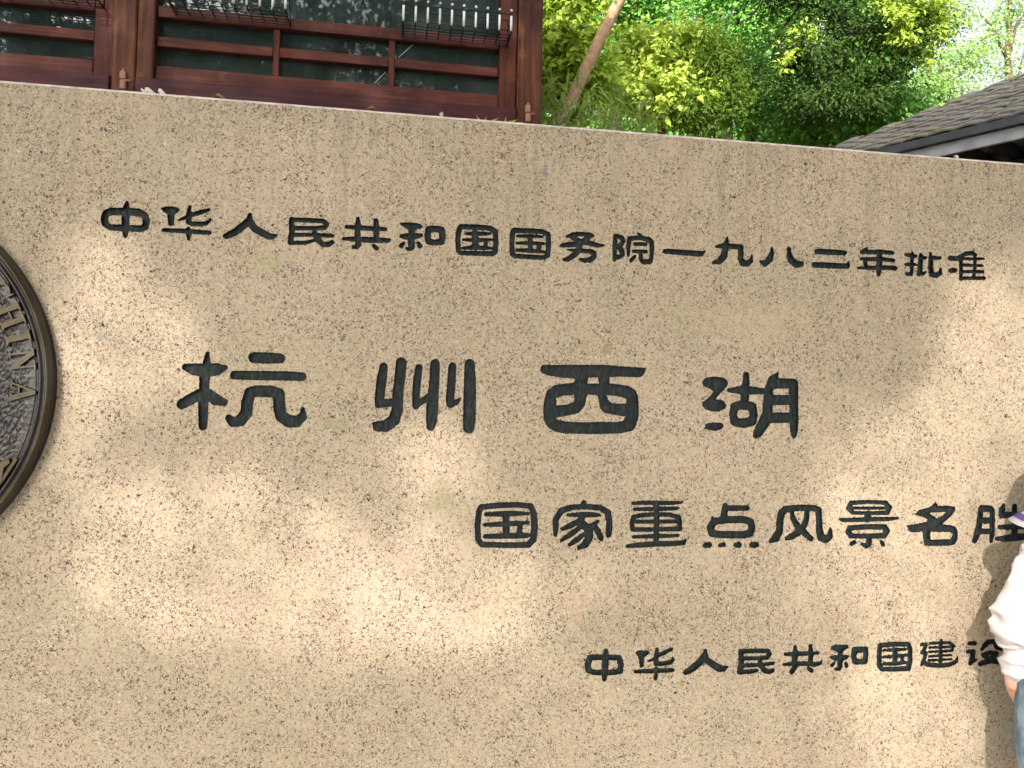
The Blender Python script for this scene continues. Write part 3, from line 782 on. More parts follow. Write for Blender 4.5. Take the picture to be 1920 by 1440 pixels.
# ------------------------------------------------------------------ bronze medallion
def build_medallion():
    cx, cz, R = -1.531, 1.706, 0.567
    root = empty('bronze_medallion', (cx, SLAB_Y, cz - R))
    tag(root, 'round bronze medallion with raised letters mounted on the granite slab', 'medallion')
    # local axes: x along the wall, z up from the medallion's foot, y into the wall

    def pt(r, a, h): return (r * math.cos(a), -h, R + r * math.sin(a))
    seg = 180

    def lathe(name, prof, mat, smooth=True):
        bm = bmesh.new()
        rings = [[bm.verts.new(pt(r * R, 2 * math.pi * k / seg, h)) for k in range(seg)] for r, h in prof]
        for a, b in zip(rings, rings[1:]):
            for k in range(seg): bm.faces.new((a[k], a[(k + 1) % seg], b[(k + 1) % seg], b[k]))
        return from_bm(name, bm, mat, root, smooth)
    lathe('rim_side', [(1.006, 0.0005), (1.002, 0.012), (1.004, 0.030), (1.0, 0.040)], M['bronze_dark'])
    lathe('rim', [(1.0, 0.0402), (0.996, 0.046), (0.990, 0.049), (0.984, 0.048), (0.979, 0.043)], M['bronze_rim'])
    lathe('rim_groove', [(0.979, 0.0428), (0.974, 0.034), (0.966, 0.033), (0.960, 0.038), (0.953, 0.041), (0.946, 0.039), (0.940, 0.029), (0.931, 0.0215), (0.922, 0.026)], M['bronze_dark'])
    # hammered field
    nr, na = 240, 640
    V = []
    for i in range(nr + 1):
        r = R * 0.9225 * i / nr
        for k in range(na):
            a = 2 * math.pi * k / na
            x, z = r * math.cos(a), r * math.sin(a)
            q = noise.noise(Vector((x * 115, z * 170, 0))) + 0.6 * noise.noise(Vector((x * 260, z * 310, 5)))
            f = min(1.0, (R * 0.90 - r) / 0.012) if r < R * 0.90 else 0.0
            V.append((x, -(0.026 + 0.0048 * q * max(0, f)), R + z))
    Q = [(i * na + k, i * na + (k + 1) % na, (i + 1) * na + (k + 1) % na, (i + 1) * na + k) for i in range(nr) for k in range(na)]
    link('hammered_field', np_mesh('hammered_field', np.array(V), np.array(Q)), M['bronze_dark'], root, True)

    # letters, drawn on an 8 by 10 body, feet towards the centre; each is a list of outlines
    LET = {
        'C': [[(7.6, 2.4), (6.6, 0.9), (5, 0.0), (3.4, 0.1), (1.6, 1.2), (0.5, 3.2), (0.3, 5.4), (1.0, 7.8), (2.6, 9.5), (4.4, 10), (6, 9.6), (7.0, 8.8), (7.3, 9.9), (7.7, 9.9), (7.6, 6.9), (7.1, 6.9), (6.4, 8.6), (4.8, 9.4), (3.4, 8.8), (2.5, 7.2), (2.2, 5.0), (2.6, 2.6), (3.8, 1.0), (5.2, 0.8), (6.4, 1.6), (7.2, 2.8)]],
        'H': [[(0, 0), (3.2, 0), (3.2, .6), (2.5, .9), (2.5, 9.1), (3.2, 9.4), (3.2, 10), (0, 10), (0, 9.4), (.7, 9.1), (.7, .9), (0, .6)], [(4.8, 0), (8, 0), (8, .6), (7.3, .9), (7.3, 9.1), (8, 9.4), (8, 10), (4.8, 10), (4.8, 9.4), (5.5, 9.1), (5.5, .9), (4.8, .6)], [(2.3, 4.7), (5.7, 4.7), (5.7, 5.4), (2.3, 5.4)]],
        'I': [[(0, 0), (3.8, 0), (3.8, .6), (2.9, 1.0), (2.9, 9.0), (3.8, 9.4), (3.8, 10), (0, 10), (0, 9.4), (.9, 9.0), (.9, 1.0), (0, .6)]],
        'N': [[(0, 0), (2.6, 0), (2.6, .5), (1.7, .8), (1.7, 7.2), (6.2, 0), (7.2, 0), (7.2, 9.2), (8, 9.5), (8, 10), (5.4, 10), (5.4, 9.5), (6.4, 9.2), (6.4, 3.4), (2.4, 10), (0, 10), (0, 9.5), (.9, 9.1), (.9, .8), (0, .5)]],
        'A': [[(0, 0), (2.4, 0), (2.4, .5), (1.6, .8), (2.3, 3.0), (4.9, 3.0), (5.5, .8), (4.7, .5), (4.7, 0), (8, 0), (8, .5), (7.5, .8), (4.7, 10), (3.6, 10), (.8, .8), (0, .5)]],
    }
    HOLE = {'A': [(2.5, 3.7), (3.6, 7.6), (4.7, 3.7)]}
    widths = {'C': 8, 'H': 8, 'I': 3.8, 'N': 8, 'A': 8}
    for ch, ang in (('C', 32.4), ('H', 23.4), ('I', 15.9), ('N', 8.4), ('A', -1.9)):
        hgt = 0.066
        k = hgt / 10
        kw = {'H': .0080, 'I': .0085, 'N': .0072, 'A': .0078, 'C': .0080}[ch]
        rm = R * 0.874 - hgt / 2
        a0 = rad(ang)

        def place(p, h):
            t = (p[0] - widths[ch] / 2) * kw          # reads clockwise
            r = rm + p[1] * k
            x = r * math.cos(a0) + t * math.sin(a0)
            z = r * math.sin(a0) - t * math.cos(a0)
            return (x, -h, R + z)
        bm = bmesh.new()
        for out in LET[ch]:
            pts = list(out)
            edges = [(i, (i + 1) % len(pts)) for i in range(len(pts))]
            if ch in HOLE:
                b0 = len(pts); pts += HOLE[ch]
                edges += [(b0 + i, b0 + (i + 1) % len(HOLE[ch])) for i in range(len(HOLE[ch]))]
            ov, oe, of, *_ = delaunay_2d_cdt([Vector(p) for p in pts], edges, [], 3 if False else 0, 1e-6)
            P2 = np.array([(v.x, v.y) for v in ov])

            def inside(c, poly):
                r = False
                for i in range(len(poly)):
                    a, b = poly[i], poly[(i + 1) % len(poly)]
                    if (a[1] > c[1]) != (b[1] > c[1]) and c[0] < (b[0] - a[0]) * (c[1] - a[1]) / (b[1] - a[1]) + a[0]: r = not r
                return r
            tv = [bm.verts.new(place(p, 0.0375)) for p in P2]
            bv = [bm.verts.new(place((p[0], p[1]), 0.022)) for p in P2]
            used = {}
            for f in of:
                c = P2[list(f)].mean(0)
                if not inside(c, out) or (ch in HOLE and inside(c, HOLE[ch])): continue
                bm.faces.new([tv[i] for i in f])
                for a, b in zip(f, list(f[1:]) + [f[0]]): used[(a, b)] = 1
            for a, b in used:
                if (b, a) not in used: bm.faces.new((tv[b], tv[a], bv[a], bv[b]))
        bmesh.ops.recalc_face_normals(bm, faces=bm.faces[:])
        from_bm('letter', bm, M['bronze_letter'], root)

    # the end of a ribbon emblem and its staff, low on the right of the field
    def wall_local(px, py, h):
        p = hit(px, py, SLAB_Y - h)
        return (p[0] - cx, -h, p[2] - cz + R)

    def plate(name, pix, mat, h0, h1):
        bm = bmesh.new()
        t = [bm.verts.new(wall_local(*p, h1)) for p in pix]
        b = [bm.verts.new((v.co.x, -h0, v.co.z)) for v in t]
        bm.faces.new(t)
        for i in range(len(t)): bm.faces.new((t[i], b[i], b[(i + 1) % len(t)], t[(i + 1) % len(t)]))
        bmesh.ops.recalc_face_normals(bm, faces=bm.faces[:])
        return from_bm(name, bm, mat, root)
    plate('ribbon_end', [(-60, 842), (-25, 850), (0, 866), (16, 860), (18, 868), (7, 877), (4, 890), (2, 905), (-10, 925), (-60, 930), (-90, 890)], M['bronze_letter'], 0.02, 0.038)
    plate('staff', [(28, 858), (33, 861), (4, 905), (-40, 968), (-46, 964), (0, 900)], M['bronze_rim'], 0.02, 0.036)


build_medallion()


# ------------------------------------------------------------------ timber building behind
BY = 5.0


def build_timber_building():
    root = empty('timber_building', (-2.0, BY, 0))
    tag(root, 'dark red timber building with glazed latticed windows behind the granite slab', 'building')
    o = np.array([-2.0, BY, 0.0])

    def bx(name, a, b, mat, parent=None, bevel=0.004):
        return box(name, np.array(a) - o, np.array(b) - o, mat, root if parent is None else parent, bevel)
    bx('base_wall', (-6.5, 5.04, 0), (0.93, 8.8, 3.30), M['plaster'])
    zA0, zA, zB, zCb, zCt, zDb, zDt, zT = 3.32, 3.617, 3.716, 3.841, 3.903, 4.021, 4.094, 5.25
    # uprights
    bx('corner_post', (0.755, 4.965, 3.28), (0.917, 5.15, 5.4), M['wood_post'], bevel=0.008)
    bx('post', (-1.752, 4.965, 3.28), (-1.615, 5.15, 5.4), M['wood_post'], bevel=0.008)
    bx('post', (-1.611, 4.972, 3.28), (-1.513, 5.15, 5.4), M['wood_post'], bevel=0.008)
    bx('post', (-4.10, 4.965, 3.28), (-3.86, 5.15, 5.4), M['wood_post'], bevel=0.008)
    for x0, x1 in ((-1.865, -1.757), (0.637, 0.750), (-3.855, -3.75)):
        bx('sash_stile', (x0, 5.0, 3.62 if x0 < 0.5 else 3.612), (x1, 5.1, zT), M['wood_v'])
    for bay, (xa, xb, muntins) in enumerate(((-1.508, 0.632, ((-0.812, -0.772), (-0.087, -0.047))), (-3.745, -1.870, ((-2.60, -2.56),)))):
        xs0 = -1.610 if bay == 0 else -3.858
        xs1 = 0.752 if bay == 0 else -1.756
        sill = bx('sill', (xs0, 4.955, zA0), (xs1, 5.12, zA), M['wood_sill'], bevel=0.006)
        bx('bottom_rail', (xa, 5.004, zA + 0.002), (xb, 5.09, zB), M['wood_h'])
        cells = []
        edges = [xa] + [v for m in muntins for v in m] + [xb]
        cells = [(edges[i], edges[i + 1]) for i in range(0, len(edges), 2)]
        for (a, b) in muntins:
            bx('muntin', (a, 5.016, zB + 0.002), (b, 5.085, zDb - 0.002), M['wood_v'])
        for (a, b) in cells:
            bx('glazing_bar', (a + 0.001, 5.013, zCb), (b - 0.001, 5.086, zCt), M['wood_h'])
            for (z0, z1) in ((zB, zCb), (zCt, zDb)):
                p = bx('pane', (a - 0.01, 5.060, z0 - 0.01), (b + 0.01, 5.064, z1 + 0.01), M['glass'], bevel=0)
                bx('glazing_bead', (a + 0.002, 5.040, z0 + 0.0005), (b - 0.002, 5.058, z0 + 0.007), M['putty'], bevel=0.002)
        bx('middle_rail', (xa, 5.006, zDb), (xb, 5.09, zDt), M['wood_h'])
        w = (xb - xa) / 3
        for k in range(3):
            bx('pane', (xa + k * w + 0.001, 5.060, zDt - 0.01), (xa + (k + 1) * w - 0.001, 5.064, zT), M['glass'], bevel=0)
        bx('top_rail', (xa, 5.0, zT - 0.05), (xb, 5.1, zT + 0.12), M['wood_h'])
    for k, (xa_, xb_) in enumerate(((-1.50, -0.80), (-0.795, -0.05), (-0.045, 0.64), (-3.7, -2.6), (-2.59, -1.88))):
        bx('blind', (xa_, 5.24 + 0.02 * k, 4.02 - (0.0 if k % 2 else 0.015)), (xb_, 5.25 + 0.02 * k, 5.3), M['blind'])
    for (p0, p1) in (((747.5, 108), (773.5, 84)), ((701.8, 157), (723.5, 134.5))):
        a_, b_ = hit(*p0, 5.055) - o, hit(*p1, 5.055) - o
        tube('tape_strip', [a_, b_], 0.0035, M['tape'], root, 6)
    # tie beams, dark room behind the glass
    bx('beam', (-6.5, 4.93, 5.402), (0.95, 5.2, 5.62), M['wood_h'])
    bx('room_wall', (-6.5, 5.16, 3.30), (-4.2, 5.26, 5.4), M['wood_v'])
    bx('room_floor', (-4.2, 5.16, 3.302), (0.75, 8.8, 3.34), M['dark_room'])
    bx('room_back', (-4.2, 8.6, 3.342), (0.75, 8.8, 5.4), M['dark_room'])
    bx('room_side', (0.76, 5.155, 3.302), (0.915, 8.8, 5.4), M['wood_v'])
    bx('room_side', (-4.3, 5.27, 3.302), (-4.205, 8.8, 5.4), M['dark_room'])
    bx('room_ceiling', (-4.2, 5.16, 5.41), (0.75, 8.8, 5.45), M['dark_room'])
    for x in (-3.1, -1.0, -0.1):
        bx('table', (x, 5.9, 3.345), (x + 0.5, 6.4, 3.95), M['dark_timber'])
    # roof, out of the picture above
    bm = bmesh.new()
    ys = [4.3, 6.8, 9.4]
    for (x0, x1) in ((-7.1, 1.45),):
        prof = [(4.35, 5.55), (6.8, 7.2), (9.4, 5.55), (9.4, 5.68), (6.8, 7.36), (4.35, 5.68)]
        a = [bm.verts.new((x0 + 2.0, y - BY, z)) for y, z in prof]
        b = [bm.verts.new((x1 + 2.0, y - BY, z)) for y, z in prof]
        bm.faces.new(a); bm.faces.new(b[::-1])
        for i in range(6): bm.faces.new((a[i], b[i], b[(i + 1) % 6], a[(i + 1) % 6]))
    bmesh.ops.recalc_face_normals(bm, faces=bm.faces[:])
    from_bm('roof', bm, M['tile'], root)
    # pink window stays at the foot of the posts
    for (px, py) in ((229, 150), (990, 213)):
        c = hit(px, py, 4.94) - o
        bm = bmesh.new()
        bm_box(bm, c + (-0.018, 0.0, 0.008), c + (0.018, 0.024, 0.060), 0.006)
        bm_box(bm, c + (-0.014, -0.004, -0.055), c + (0.020, 0.022, 0.004), 0.006)
        bm_tube(bm, [c + (0.0, 0.01, 0.055), c + (0.002, 0.01, 0.075)], 0.007, 6)
        bm_tube(bm, [c + (0.015, 0.01, 0.004), c + (0.045, 0.008, 0.004)], 0.006, 6)
        from_bm('window_stay', bm, M['pink_paint'], root)
    return root


build_timber_building()


# ------------------------------------------------------------------ wire baskets hung on the windows
def build_basket(x_right, label, group):
    """a rack of bent wire: x_right is the right end of its front at the lower bend"""
    W, n = 0.68, 10
    zb, zt = 4.045, 4.165
    root = empty('wire_basket', (x_right - W / 2, 4.80, 4.04))
    tag(root, label, 'wire basket', group)
    r = 0.0042
    L = lambda x, y, z: (x - W / 2, y, z - 4.04)
    for k in range(n):
        x = W * k / (n - 1)
        # the bent wire: down the front, in under the floor, to the window rail
        tube('wire', [L(x, 0.0, zt + 0.012), L(x, 0.0, zb + 0.012), L(x, 0.012, zb), L(x, 0.10, zb + 0.002), L(x, 0.199, zb + 0.006)], r, M['black_wire'], root, 6)
        s = tube('sleeve', [L(x, -0.001, zb + 0.004), L(x, -0.001, zt - 0.02)], r * 1.75, M['white_sleeve'], root, 8)
        bm = bmesh.new()
        bmesh.ops.create_uvsphere(bm, u_segments=8, v_segments=6, radius=0.009)
        bmesh.ops.translate(bm, verts=bm.verts[:], vec=Vector(L(x, -0.001, zt + 0.016)))
        from_bm('bead', bm, M['white_sleeve'], root, True)
    for y, z in ((0.006, zt - 0.005), (0.006, zb + 0.075), (0.006, zb + 0.012), (0.035, zb - 0.005), (0.075, zb - 0.005), (0.115, zb - 0.005), (0.155, zb - 0.004), (0.192, zb - 0.002)):
        tube('rail', [L(-0.006, y, z), L(W + 0.006, y, z)], r * 0.8, M['black_wire'], root, 6)
    for x in (-0.004, W + 0.004):
        tube('side_rail', [L(x, 0.0, zt - 0.005), L(x, 0.198, zt - 0.03)], r, M['black_wire'], root, 6)
        tube('side_rail', [L(x, 0.0, zb), L(x, 0.198, zb - 0.01)], r * 0.8, M['black_wire'], root, 6)
        tube('back_upright', [L(x, 0.197, zb), L(x, 0.197, zt + 0.05)], r, M['black_wire'], root, 6)
    return root


GB = 'wire baskets on the timber building'
build_basket(0.68, 'black wire basket with white sleeved bars beside the timber corner post', GB)
build_basket(-0.712, 'black wire basket with white sleeved bars beside the doubled timber post', GB)
build_basket(hit(170, -20, 4.8)[0], 'black wire basket on the window at the far side of the doubled post', GB)


# ------------------------------------------------------------------ tiled pavilion at the right
def build_pavilion():
    Pc = at(1432, 331, 7.9)
    zc = Pc[2]
    d = ray(1935, 209)
    Pr = CC + d * ((zc - CAM_H) / d[2])
    e = Pr - Pc; e[2] = 0; e /= np.linalg.norm(e)
    n = np.array([-e[1], e[0], 0.0])
    if n @ np.array([CF[0], CF[1], 0]) < 0: n = -n
    root = empty('tiled_pavilion', (Pc[0], Pc[1], 0), math.atan2(e[1], e[0]))
    tag(root, 'open pavilion with a mossy grey tiled hip roof and pale eaves board', 'pavilion')
    # local frame: x along the eave from the corner, +-y inwards, z up
    sgn = 1.0 if np.cross(e, n)[2] > 0 else -1.0
    LEN, DEP = 7.5, 6.0
    pitch = math.tan(rad(29.5))

    def L(s, q, z): return (s, sgn * q, z)
    z0 = zc
    roof = None
    bm = bmesh.new()
    hd = DEP / 2
    A = [L(0, 0, z0 - 0.03), L(LEN, 0, z0 - 0.03), L(LEN, DEP, z0 - 0.03), L(0, DEP, z0 - 0.03), L(hd, hd, z0 + hd * pitch - 0.03), L(LEN - hd + 0.001, hd, z0 + hd * pitch - 0.03)]
    v = [bm.verts.new(p) for p in A]
    for f in ((0, 1, 5, 4), (1, 2, 5), (2, 3, 4, 5), (3, 0, 4), (3, 2, 1, 0)): bm.faces.new([v[i] for i in f])
    bmesh.ops.recalc_face_normals(bm, faces=bm.faces[:])
    roof = from_bm('roof', bm, M['tile'], root)
    # tiles: one mesh per shade, shared by its copies
    ex, wd, ln = 0.150, 0.205, 0.24
    meshes = []
    for vi, mat in enumerate((M['tile'], M['tile'], M['tile_moss'])):
        bm = bmesh.new()
        K = 4
        for t, zz in ((0, 0.0), (1, -0.014)):
            for yy in (0, ln):
                for k in range(K + 1):
                    xx = (k / K - 0.5) * wd * 0.97
                    bm.verts.new((xx, yy, zz + 0.010 * math.cos(math.pi * (k / K - 0.5)) + random.uniform(-0.002, 0.002)))
        bm.verts.ensure_lookup_table()
        V = bm.verts
        m = K + 1
        for k in range(K):
            bm.faces.new((V[k], V[k + 1], V[m + k + 1], V[m + k]))
            bm.faces.new((V[2 * m + k + 1], V[2 * m + k], V[3 * m + k], V[3 * m + k + 1]))
            bm.faces.new((V[k + 1], V[k], V[2 * m + k], V[2 * m + k + 1]))
        for k in (0, K): bm.faces.new((V[k], V[m + k], V[3 * m + k], V[2 * m + k]))
        bmesh.ops.recalc_face_normals(bm, faces=bm.faces[:])
        me = bpy.data.meshes.new('tile')
        bm.to_mesh(me); bm.free()
        me.materials.append(mat)
        meshes.append(me)
    slope_len = hd * math.sqrt(1 + pitch * pitch)
    cs = 1 / math.sqrt(1 + pitch * pitch)
    rows = int(slope_len / ex)
    for r in range(rows):
        q = r * ex * cs
        s = q - 0.02 + (0.5 * wd if r % 2 else 0.0)
        while s < min(LEN - q - 0.6, 3.7):
            o = bpy.data.objects.new('tile', meshes[int(rng.choice([0, 1, 2], p=[.36, .36, .28]))])
            COL.objects.link(o)
            o.parent = roof
            o.location = L(s + wd / 2 + rng.normal(0, 0.004), q - 0.03, z0 + q * pitch + 0.002 + rng.uniform(0, 0.012))
            o.rotation_euler = (sgn * (math.atan(pitch) - 0.055 + rng.normal(0, 0.02)), rng.normal(0, 0.02), rng.normal(0, 0.02))
            if sgn < 0: o.scale = (1, -1, 1)
            s += wd
    # eaves
    def lb(name, a, b, mat):
        a2, b2 = L(*a), L(*b)
        return box(name, np.array(a2), np.array(b2), mat, root, 0.004)
    lb('drip_edge', (-0.03, -0.035, z0 - 0.085), (LEN, 0.0, z0 - 0.012), M['fascia_dark'])
    lb('eaves_board', (-0.01, 0.012, z0 - 0.19), (LEN, 0.045, z0 - 0.087), M['fascia_pale'])
    lb('drip_edge', (-0.032, 0.003, z0 - 0.085), (-0.002, DEP, z0 - 0.012), M['fascia_dark'])
    k = 0
    s = 0.2
    while s < LEN - 0.2:
        lb('rafter', (s, 0.05, z0 - 0.15), (s + 0.07, 1.6, z0 - 0.05), M['dark_timber'])
        s += 0.26
    for s, q in ((0.7, 0.7), (2.6, 0.7), (LEN - 0.6, 0.7), (0.7, DEP - 0.7), (LEN - 0.6, DEP - 0.7)):
        p = tube('post', [L(s, q, 0), L(s, q, z0 - 0.16)], 0.09, M['dark_timber'], root, 12)
    lb('beam', (0.55, 0.62, z0 - 0.40), (LEN - 0.4, 0.78, z0 - 0.17), M['dark_timber'])
    lb('back_wall', (0.75, 1.7, 0.0), (LEN - 0.6, 1.8, z0 - 0.12), M['dark_timber'])
    return root


build_pavilion()


# ------------------------------------------------------------------ foliage
def leaf_mesh(name, C, nrm, axis, length, width, fold=0.25):
    """many folded leaves: centre, facing normal, long axis, length, width arrays"""
    n = len(C)
    nrm = nrm / (np.linalg.norm(nrm, axis=1, keepdims=True) + 1e-9)
    axis = axis - nrm * (axis * nrm).sum(1, keepdims=True)
    axis = axis / (np.linalg.norm(axis, axis=1, keepdims=True) + 1e-9)
    side = np.cross(nrm, axis)
    l, w = length[:, None], width[:, None]
    base = C - axis * l * 0.5
    tip = C + axis * l * 0.5 - nrm * l * 0.10
    left = C - axis * l * 0.06 + side * w * 0.5 + nrm * w * fold
    right = C - axis * l * 0.06 - side * w * 0.5 + nrm * w * fold
    V = np.stack([base, left, tip, right], 1).reshape(-1, 3)
    i = np.arange(n)[:, None] * 4
    Q = np.concatenate([i + [0, 2, 1], i + [0, 3, 2]], 1).reshape(-1, 3)
    return np_mesh(name, V, Q)


def crown_points(blobs, clumps, per, spread, surf=0.55):
    """blobs: (centre, radii, weight). clump centres near the blobs' skins, leaves gathered round them"""
    out, outd = [], []
    wts = np.array([b[2] for b in blobs], float); wts /= wts.sum()
    for (c, r, _), w in zip(blobs, wts):
        k = max(1, int(clumps * w))
        d = rng.normal(size=(k, 3)); d /= np.linalg.norm(d, axis=1, keepdims=True)
        rr = surf + (1 - surf) * rng.random(k) ** 0.6
        rr = np.where(rng.random(k) < 0.22, rng.random(k) * surf, rr)
        cc = np.array(c) + d * rr[:, None] * np.array(r) * (1 + 0.18 * rng.normal(size=(k, 1)))
        pts = cc[:, None, :] + rng.normal(size=(k, per, 3)) * spread * np.array([1, 1, 0.62]) * rng.uniform(0.6, 1.35, (k, 1, 1))
        out.append(pts.reshape(-1, 3))
        outd.append((pts - cc[:, None, :] + d[:, None, :] * spread * 0.8).reshape(-1, 3))
    return np.concatenate(out), np.concatenate(outd)


def crown(name, parent, blobs, clumps, per, spread, size, mat, aspect=0.55, droop=0.2, up=0.9, rnd=0.8, surf=0.55):
    P, D = crown_points(blobs, clumps, per, spread, surf)
    n = len(P)
    o = np.array(parent.location)
    D = D / (np.linalg.norm(D, axis=1, keepdims=True) + 1e-9)
    nrm = D * 0.55 + np.array([0, 0, up * 0.5]) + SUN_TO * 1.1 + rng.normal(size=(n, 3)) * rnd * 0.7
    ax = D + rng.normal(size=(n, 3)) * 0.8 + np.array([0, 0, -droop])
    ln = size * rng.uniform(0.65, 1.35, n)
    me = leaf_mesh(name, P - o, nrm, ax, ln, ln * aspect * rng.uniform(0.8, 1.2, n))
    ob = link(name, me, mat, parent)
    return ob


def tree(name, label, foot, path, r0, r1, bark, group=None, limbs=()):
    """path: world points from the foot up; limbs: (start index, end point, radius)"""
    root = empty(name, foot)
    tag(root, label, 'tree', group)
    f = Vector(foot)
    pts = [Vector(p) - f for p in path]
    # subdivide with a little wander
    fine = []
    for a, b in zip(pts, pts[1:]):
        for k in range(4):
            t = k / 4
            p = a.lerp(b, t)
            w = 0.25 * r0
            fine.append(p + Vector((noise.noise(p * 0.9 + f), noise.noise(p * 0.9 + f + Vector((9, 0, 0))), 0)) * w)
    fine.append(pts[-1])
    n = len(fine)
    tr = tube('trunk', fine, [r0 + (r1 - r0) * k / (n - 1) for k in range(n)], bark, root, 10)
    for i, end, r in limbs:
        a = pts[i]
        e = Vector(end) - f
        mid = a.lerp(e, 0.5) + Vector((random.uniform(-.15, .15), random.uniform(-.15, .15), 0.15))
        q = a.lerp(e, 0.78) + Vector((random.uniform(-.1, .1), random.uniform(-.1, .1), 0.05))
        tube('limb', [a, a.lerp(mid, 0.5), mid, q, e], [r, r * 0.85, r * 0.6, r * 0.4, r * 0.18], bark, root, 7)
    return root


def foot_of(p, dx=0.0, dy=0.0): return (p[0] + dx, p[1] + dy, 0.0)


GT = 'trees behind the granite slab'


def blob(px, py, depth, rx, rz, ry=None, w=1.0):
    c = at(px, py, depth)
    s = depth / FPX
    return (c, (rx * s, (ry if ry else rx) * s, rz * s), w)


# yellow-green tree against the building's corner
c = at(1058, 100, 9.6)
t = tree('broadleaf_tree', 'yellow-green leafy tree between the timber building and the leaning trunk', foot_of(c, 0.2, 0.6), [foot_of(c, 0.2, 0.6), c + (0.1, 0.4, -2.0), c + (0, 0.2, 0.5), c + (0.0, 0.1, 2.2)], 0.13, 0.04, M['bark_mid'], GT)
crown('crown', t, [blob(1045, 40, 9.6, 85, 95, w=1.3), blob(1085, 150, 9.8, 60, 60, w=.8), blob(1060, -90, 9.6, 130, 80, w=1), blob(1020, 170, 9.9, 60, 60, w=.6)], 250, 34, 0.17, 0.105, M['leaf_yellow'], 0.6)

# leaning tan trunk
a, b = at(1035, 262, 9.0), at(1166, -10, 9.0)
dirv = (b - a) / (b[2] - a[2])
foot = a - dirv * a[2]
topp = a + dirv * (7.4 - a[2])
t = tree('leaning_tree', 'tree with a bare tan trunk leaning to one side', foot, [foot, a, b, topp], 0.088, 0.055, M['bark_tan'], GT,
         limbs=[(3, topp + (1.6, 0.6, 1.3), 0.06), (3, topp + (0.2, -0.8, 1.8), 0.06), (3, topp + (-0.9, 1.1, 1.3), 0.05)])
crown('crown', t, [(topp + (0.4, 0, 1.6), (2.2, 2.0, 1.1), 1), (topp + (1.8, 0.7, 1.2), (1.3, 1.3, 0.8), .6)], 260, 30, 0.22, 0.10, M['leaf_green'], 0.55)

# bright lime tree in the middle
c = at(1255, 150, 11.2)
t = tree('maple_tree', 'bright lime-green tree whose rounded crown catches full sun', foot_of(c, 0.1, 0.5), [foot_of(c, 0.1, 0.5), c + (0.1, 0.5, -1.5), c + (0, 0.3, 0.3), c + (0, 0.3, 1.0)], 0.10, 0.03, M['bark_mid'], GT)
crown('crown', t, [blob(1215, 110, 11.0, 62, 55, w=1.2), blob(1275, 90, 11.2, 58, 45, w=1), blob(1290, 160, 11.0, 52, 50, w=1), blob(1190, 170, 11.0, 60, 45, w=.9), blob(1240, 200, 10.8, 80, 40, w=.9)], 280, 36, 0.13, 0.10, M['leaf_lime'], 0.62)

# olive feathery tree hanging between them
c = at(1350, 150, 10.6)
t = tree('feathery_tree', 'small olive feathery tree beside the lime-green crown', foot_of(c, 0.1, 0.3), [foot_of(c, 0.1, 0.3), c + (0.05, 0.3, -1.2), c + (0, 0.2, 0.6)], 0.07, 0.02, M['bark'], GT)
crown('crown', t, [blob(1345, 120, 10.6, 48, 60, w=1), blob(1300, 205, 10.4, 45, 40, w=.7), blob(1365, 185, 10.5, 35, 45, w=.7)], 190, 44, 0.11, 0.062, M['leaf_olive'], 0.4, droop=0.7)

# mid green trees further back
for k, (px, py, dep, rx, rz, lab) in enumerate((
        (1180, 20, 15, 130, 95, 'deep green tree rising behind the leaning trunk'),
        (1400, 60, 15.5, 120, 100, 'vivid green tree behind the feathery olive tree'),
        (1440, 205, 12.6, 150, 70, 'fresh green shrubby tree low behind the slab top'),
        (1640, 60, 16.5, 120, 95, 'mid green tree showing through the dark drooping canopy'),
        (1590, 235, 12.2, 110, 50, 'fresh green tree behind the low end of the tiled roof'))):
    c = at(px, py, dep)
    s = dep / FPX
    t = tree('green_tree', lab, foot_of(c, 0, 0.8), [foot_of(c, 0, 0.8), c + (0, 0.8, -1.6), c + (0, 0.5, 0.4), c + (0.1, 0.5, 1.2)], 0.16, 0.05, M['bark'], GT)
    bl = [(c, (rx * s, rx * s * .8, rz * s), 1.0)]
    for q in range(4):
        off = np.array([rng.normal(0, rx * s * .75), rng.normal(0, .5), rng.normal(0, rz * s * .7)])
        bl.append((c + off, (rx * s * .45, rx * s * .45, rz * s * .4), .55))
    crown('crown', t, bl, 430, 32, 0.2, 0.088, M['leaf_green'], 0.55)

# dark spreading canopy on the right
c = at(1640, -120, 10.2)
ft = at(2080, 300, 12.5)
t = tree('dark_canopy_tree', 'dark drooping tree spreading fine black branches above the tiled roof', foot_of(ft), [foot_of(ft), at(2060, 120, 12.4), at(1960, -130, 11.8), at(1700, -260, 11.0)], 0.11, 0.05, M['bark'], GT)
for pix in (((1700, -260), (1610, -60), (1560, 20), (1545, 90), (1560, 150), (1592, 205)), ((1560, 20), (1500, 10), (1462, 60), (1440, 130)), ((1545, 90), (1620, 110), (1680, 150)), ((1545, 90), (1480, 130), (1430, 190)), ((1610, -60), (1700, -10), (1760, 60)), ((1592, 60), (1650, 60), (1720, 100)), ((1530, -60), (1450, -20), (1400, 40)), ((1560, 150), (1520, 190), (1500, 230))):
    pts = [at(x, y, 10.6 + 0.25 * math.sin(x * .03 + y * .02)) for x, y in pix]
    n = len(pts)
    tube('limb', [Vector(p) - t.location for p in pts], [0.035 * (1 - 0.75 * k / (n - 1)) for k in range(n)], M['bark'], t, 6)
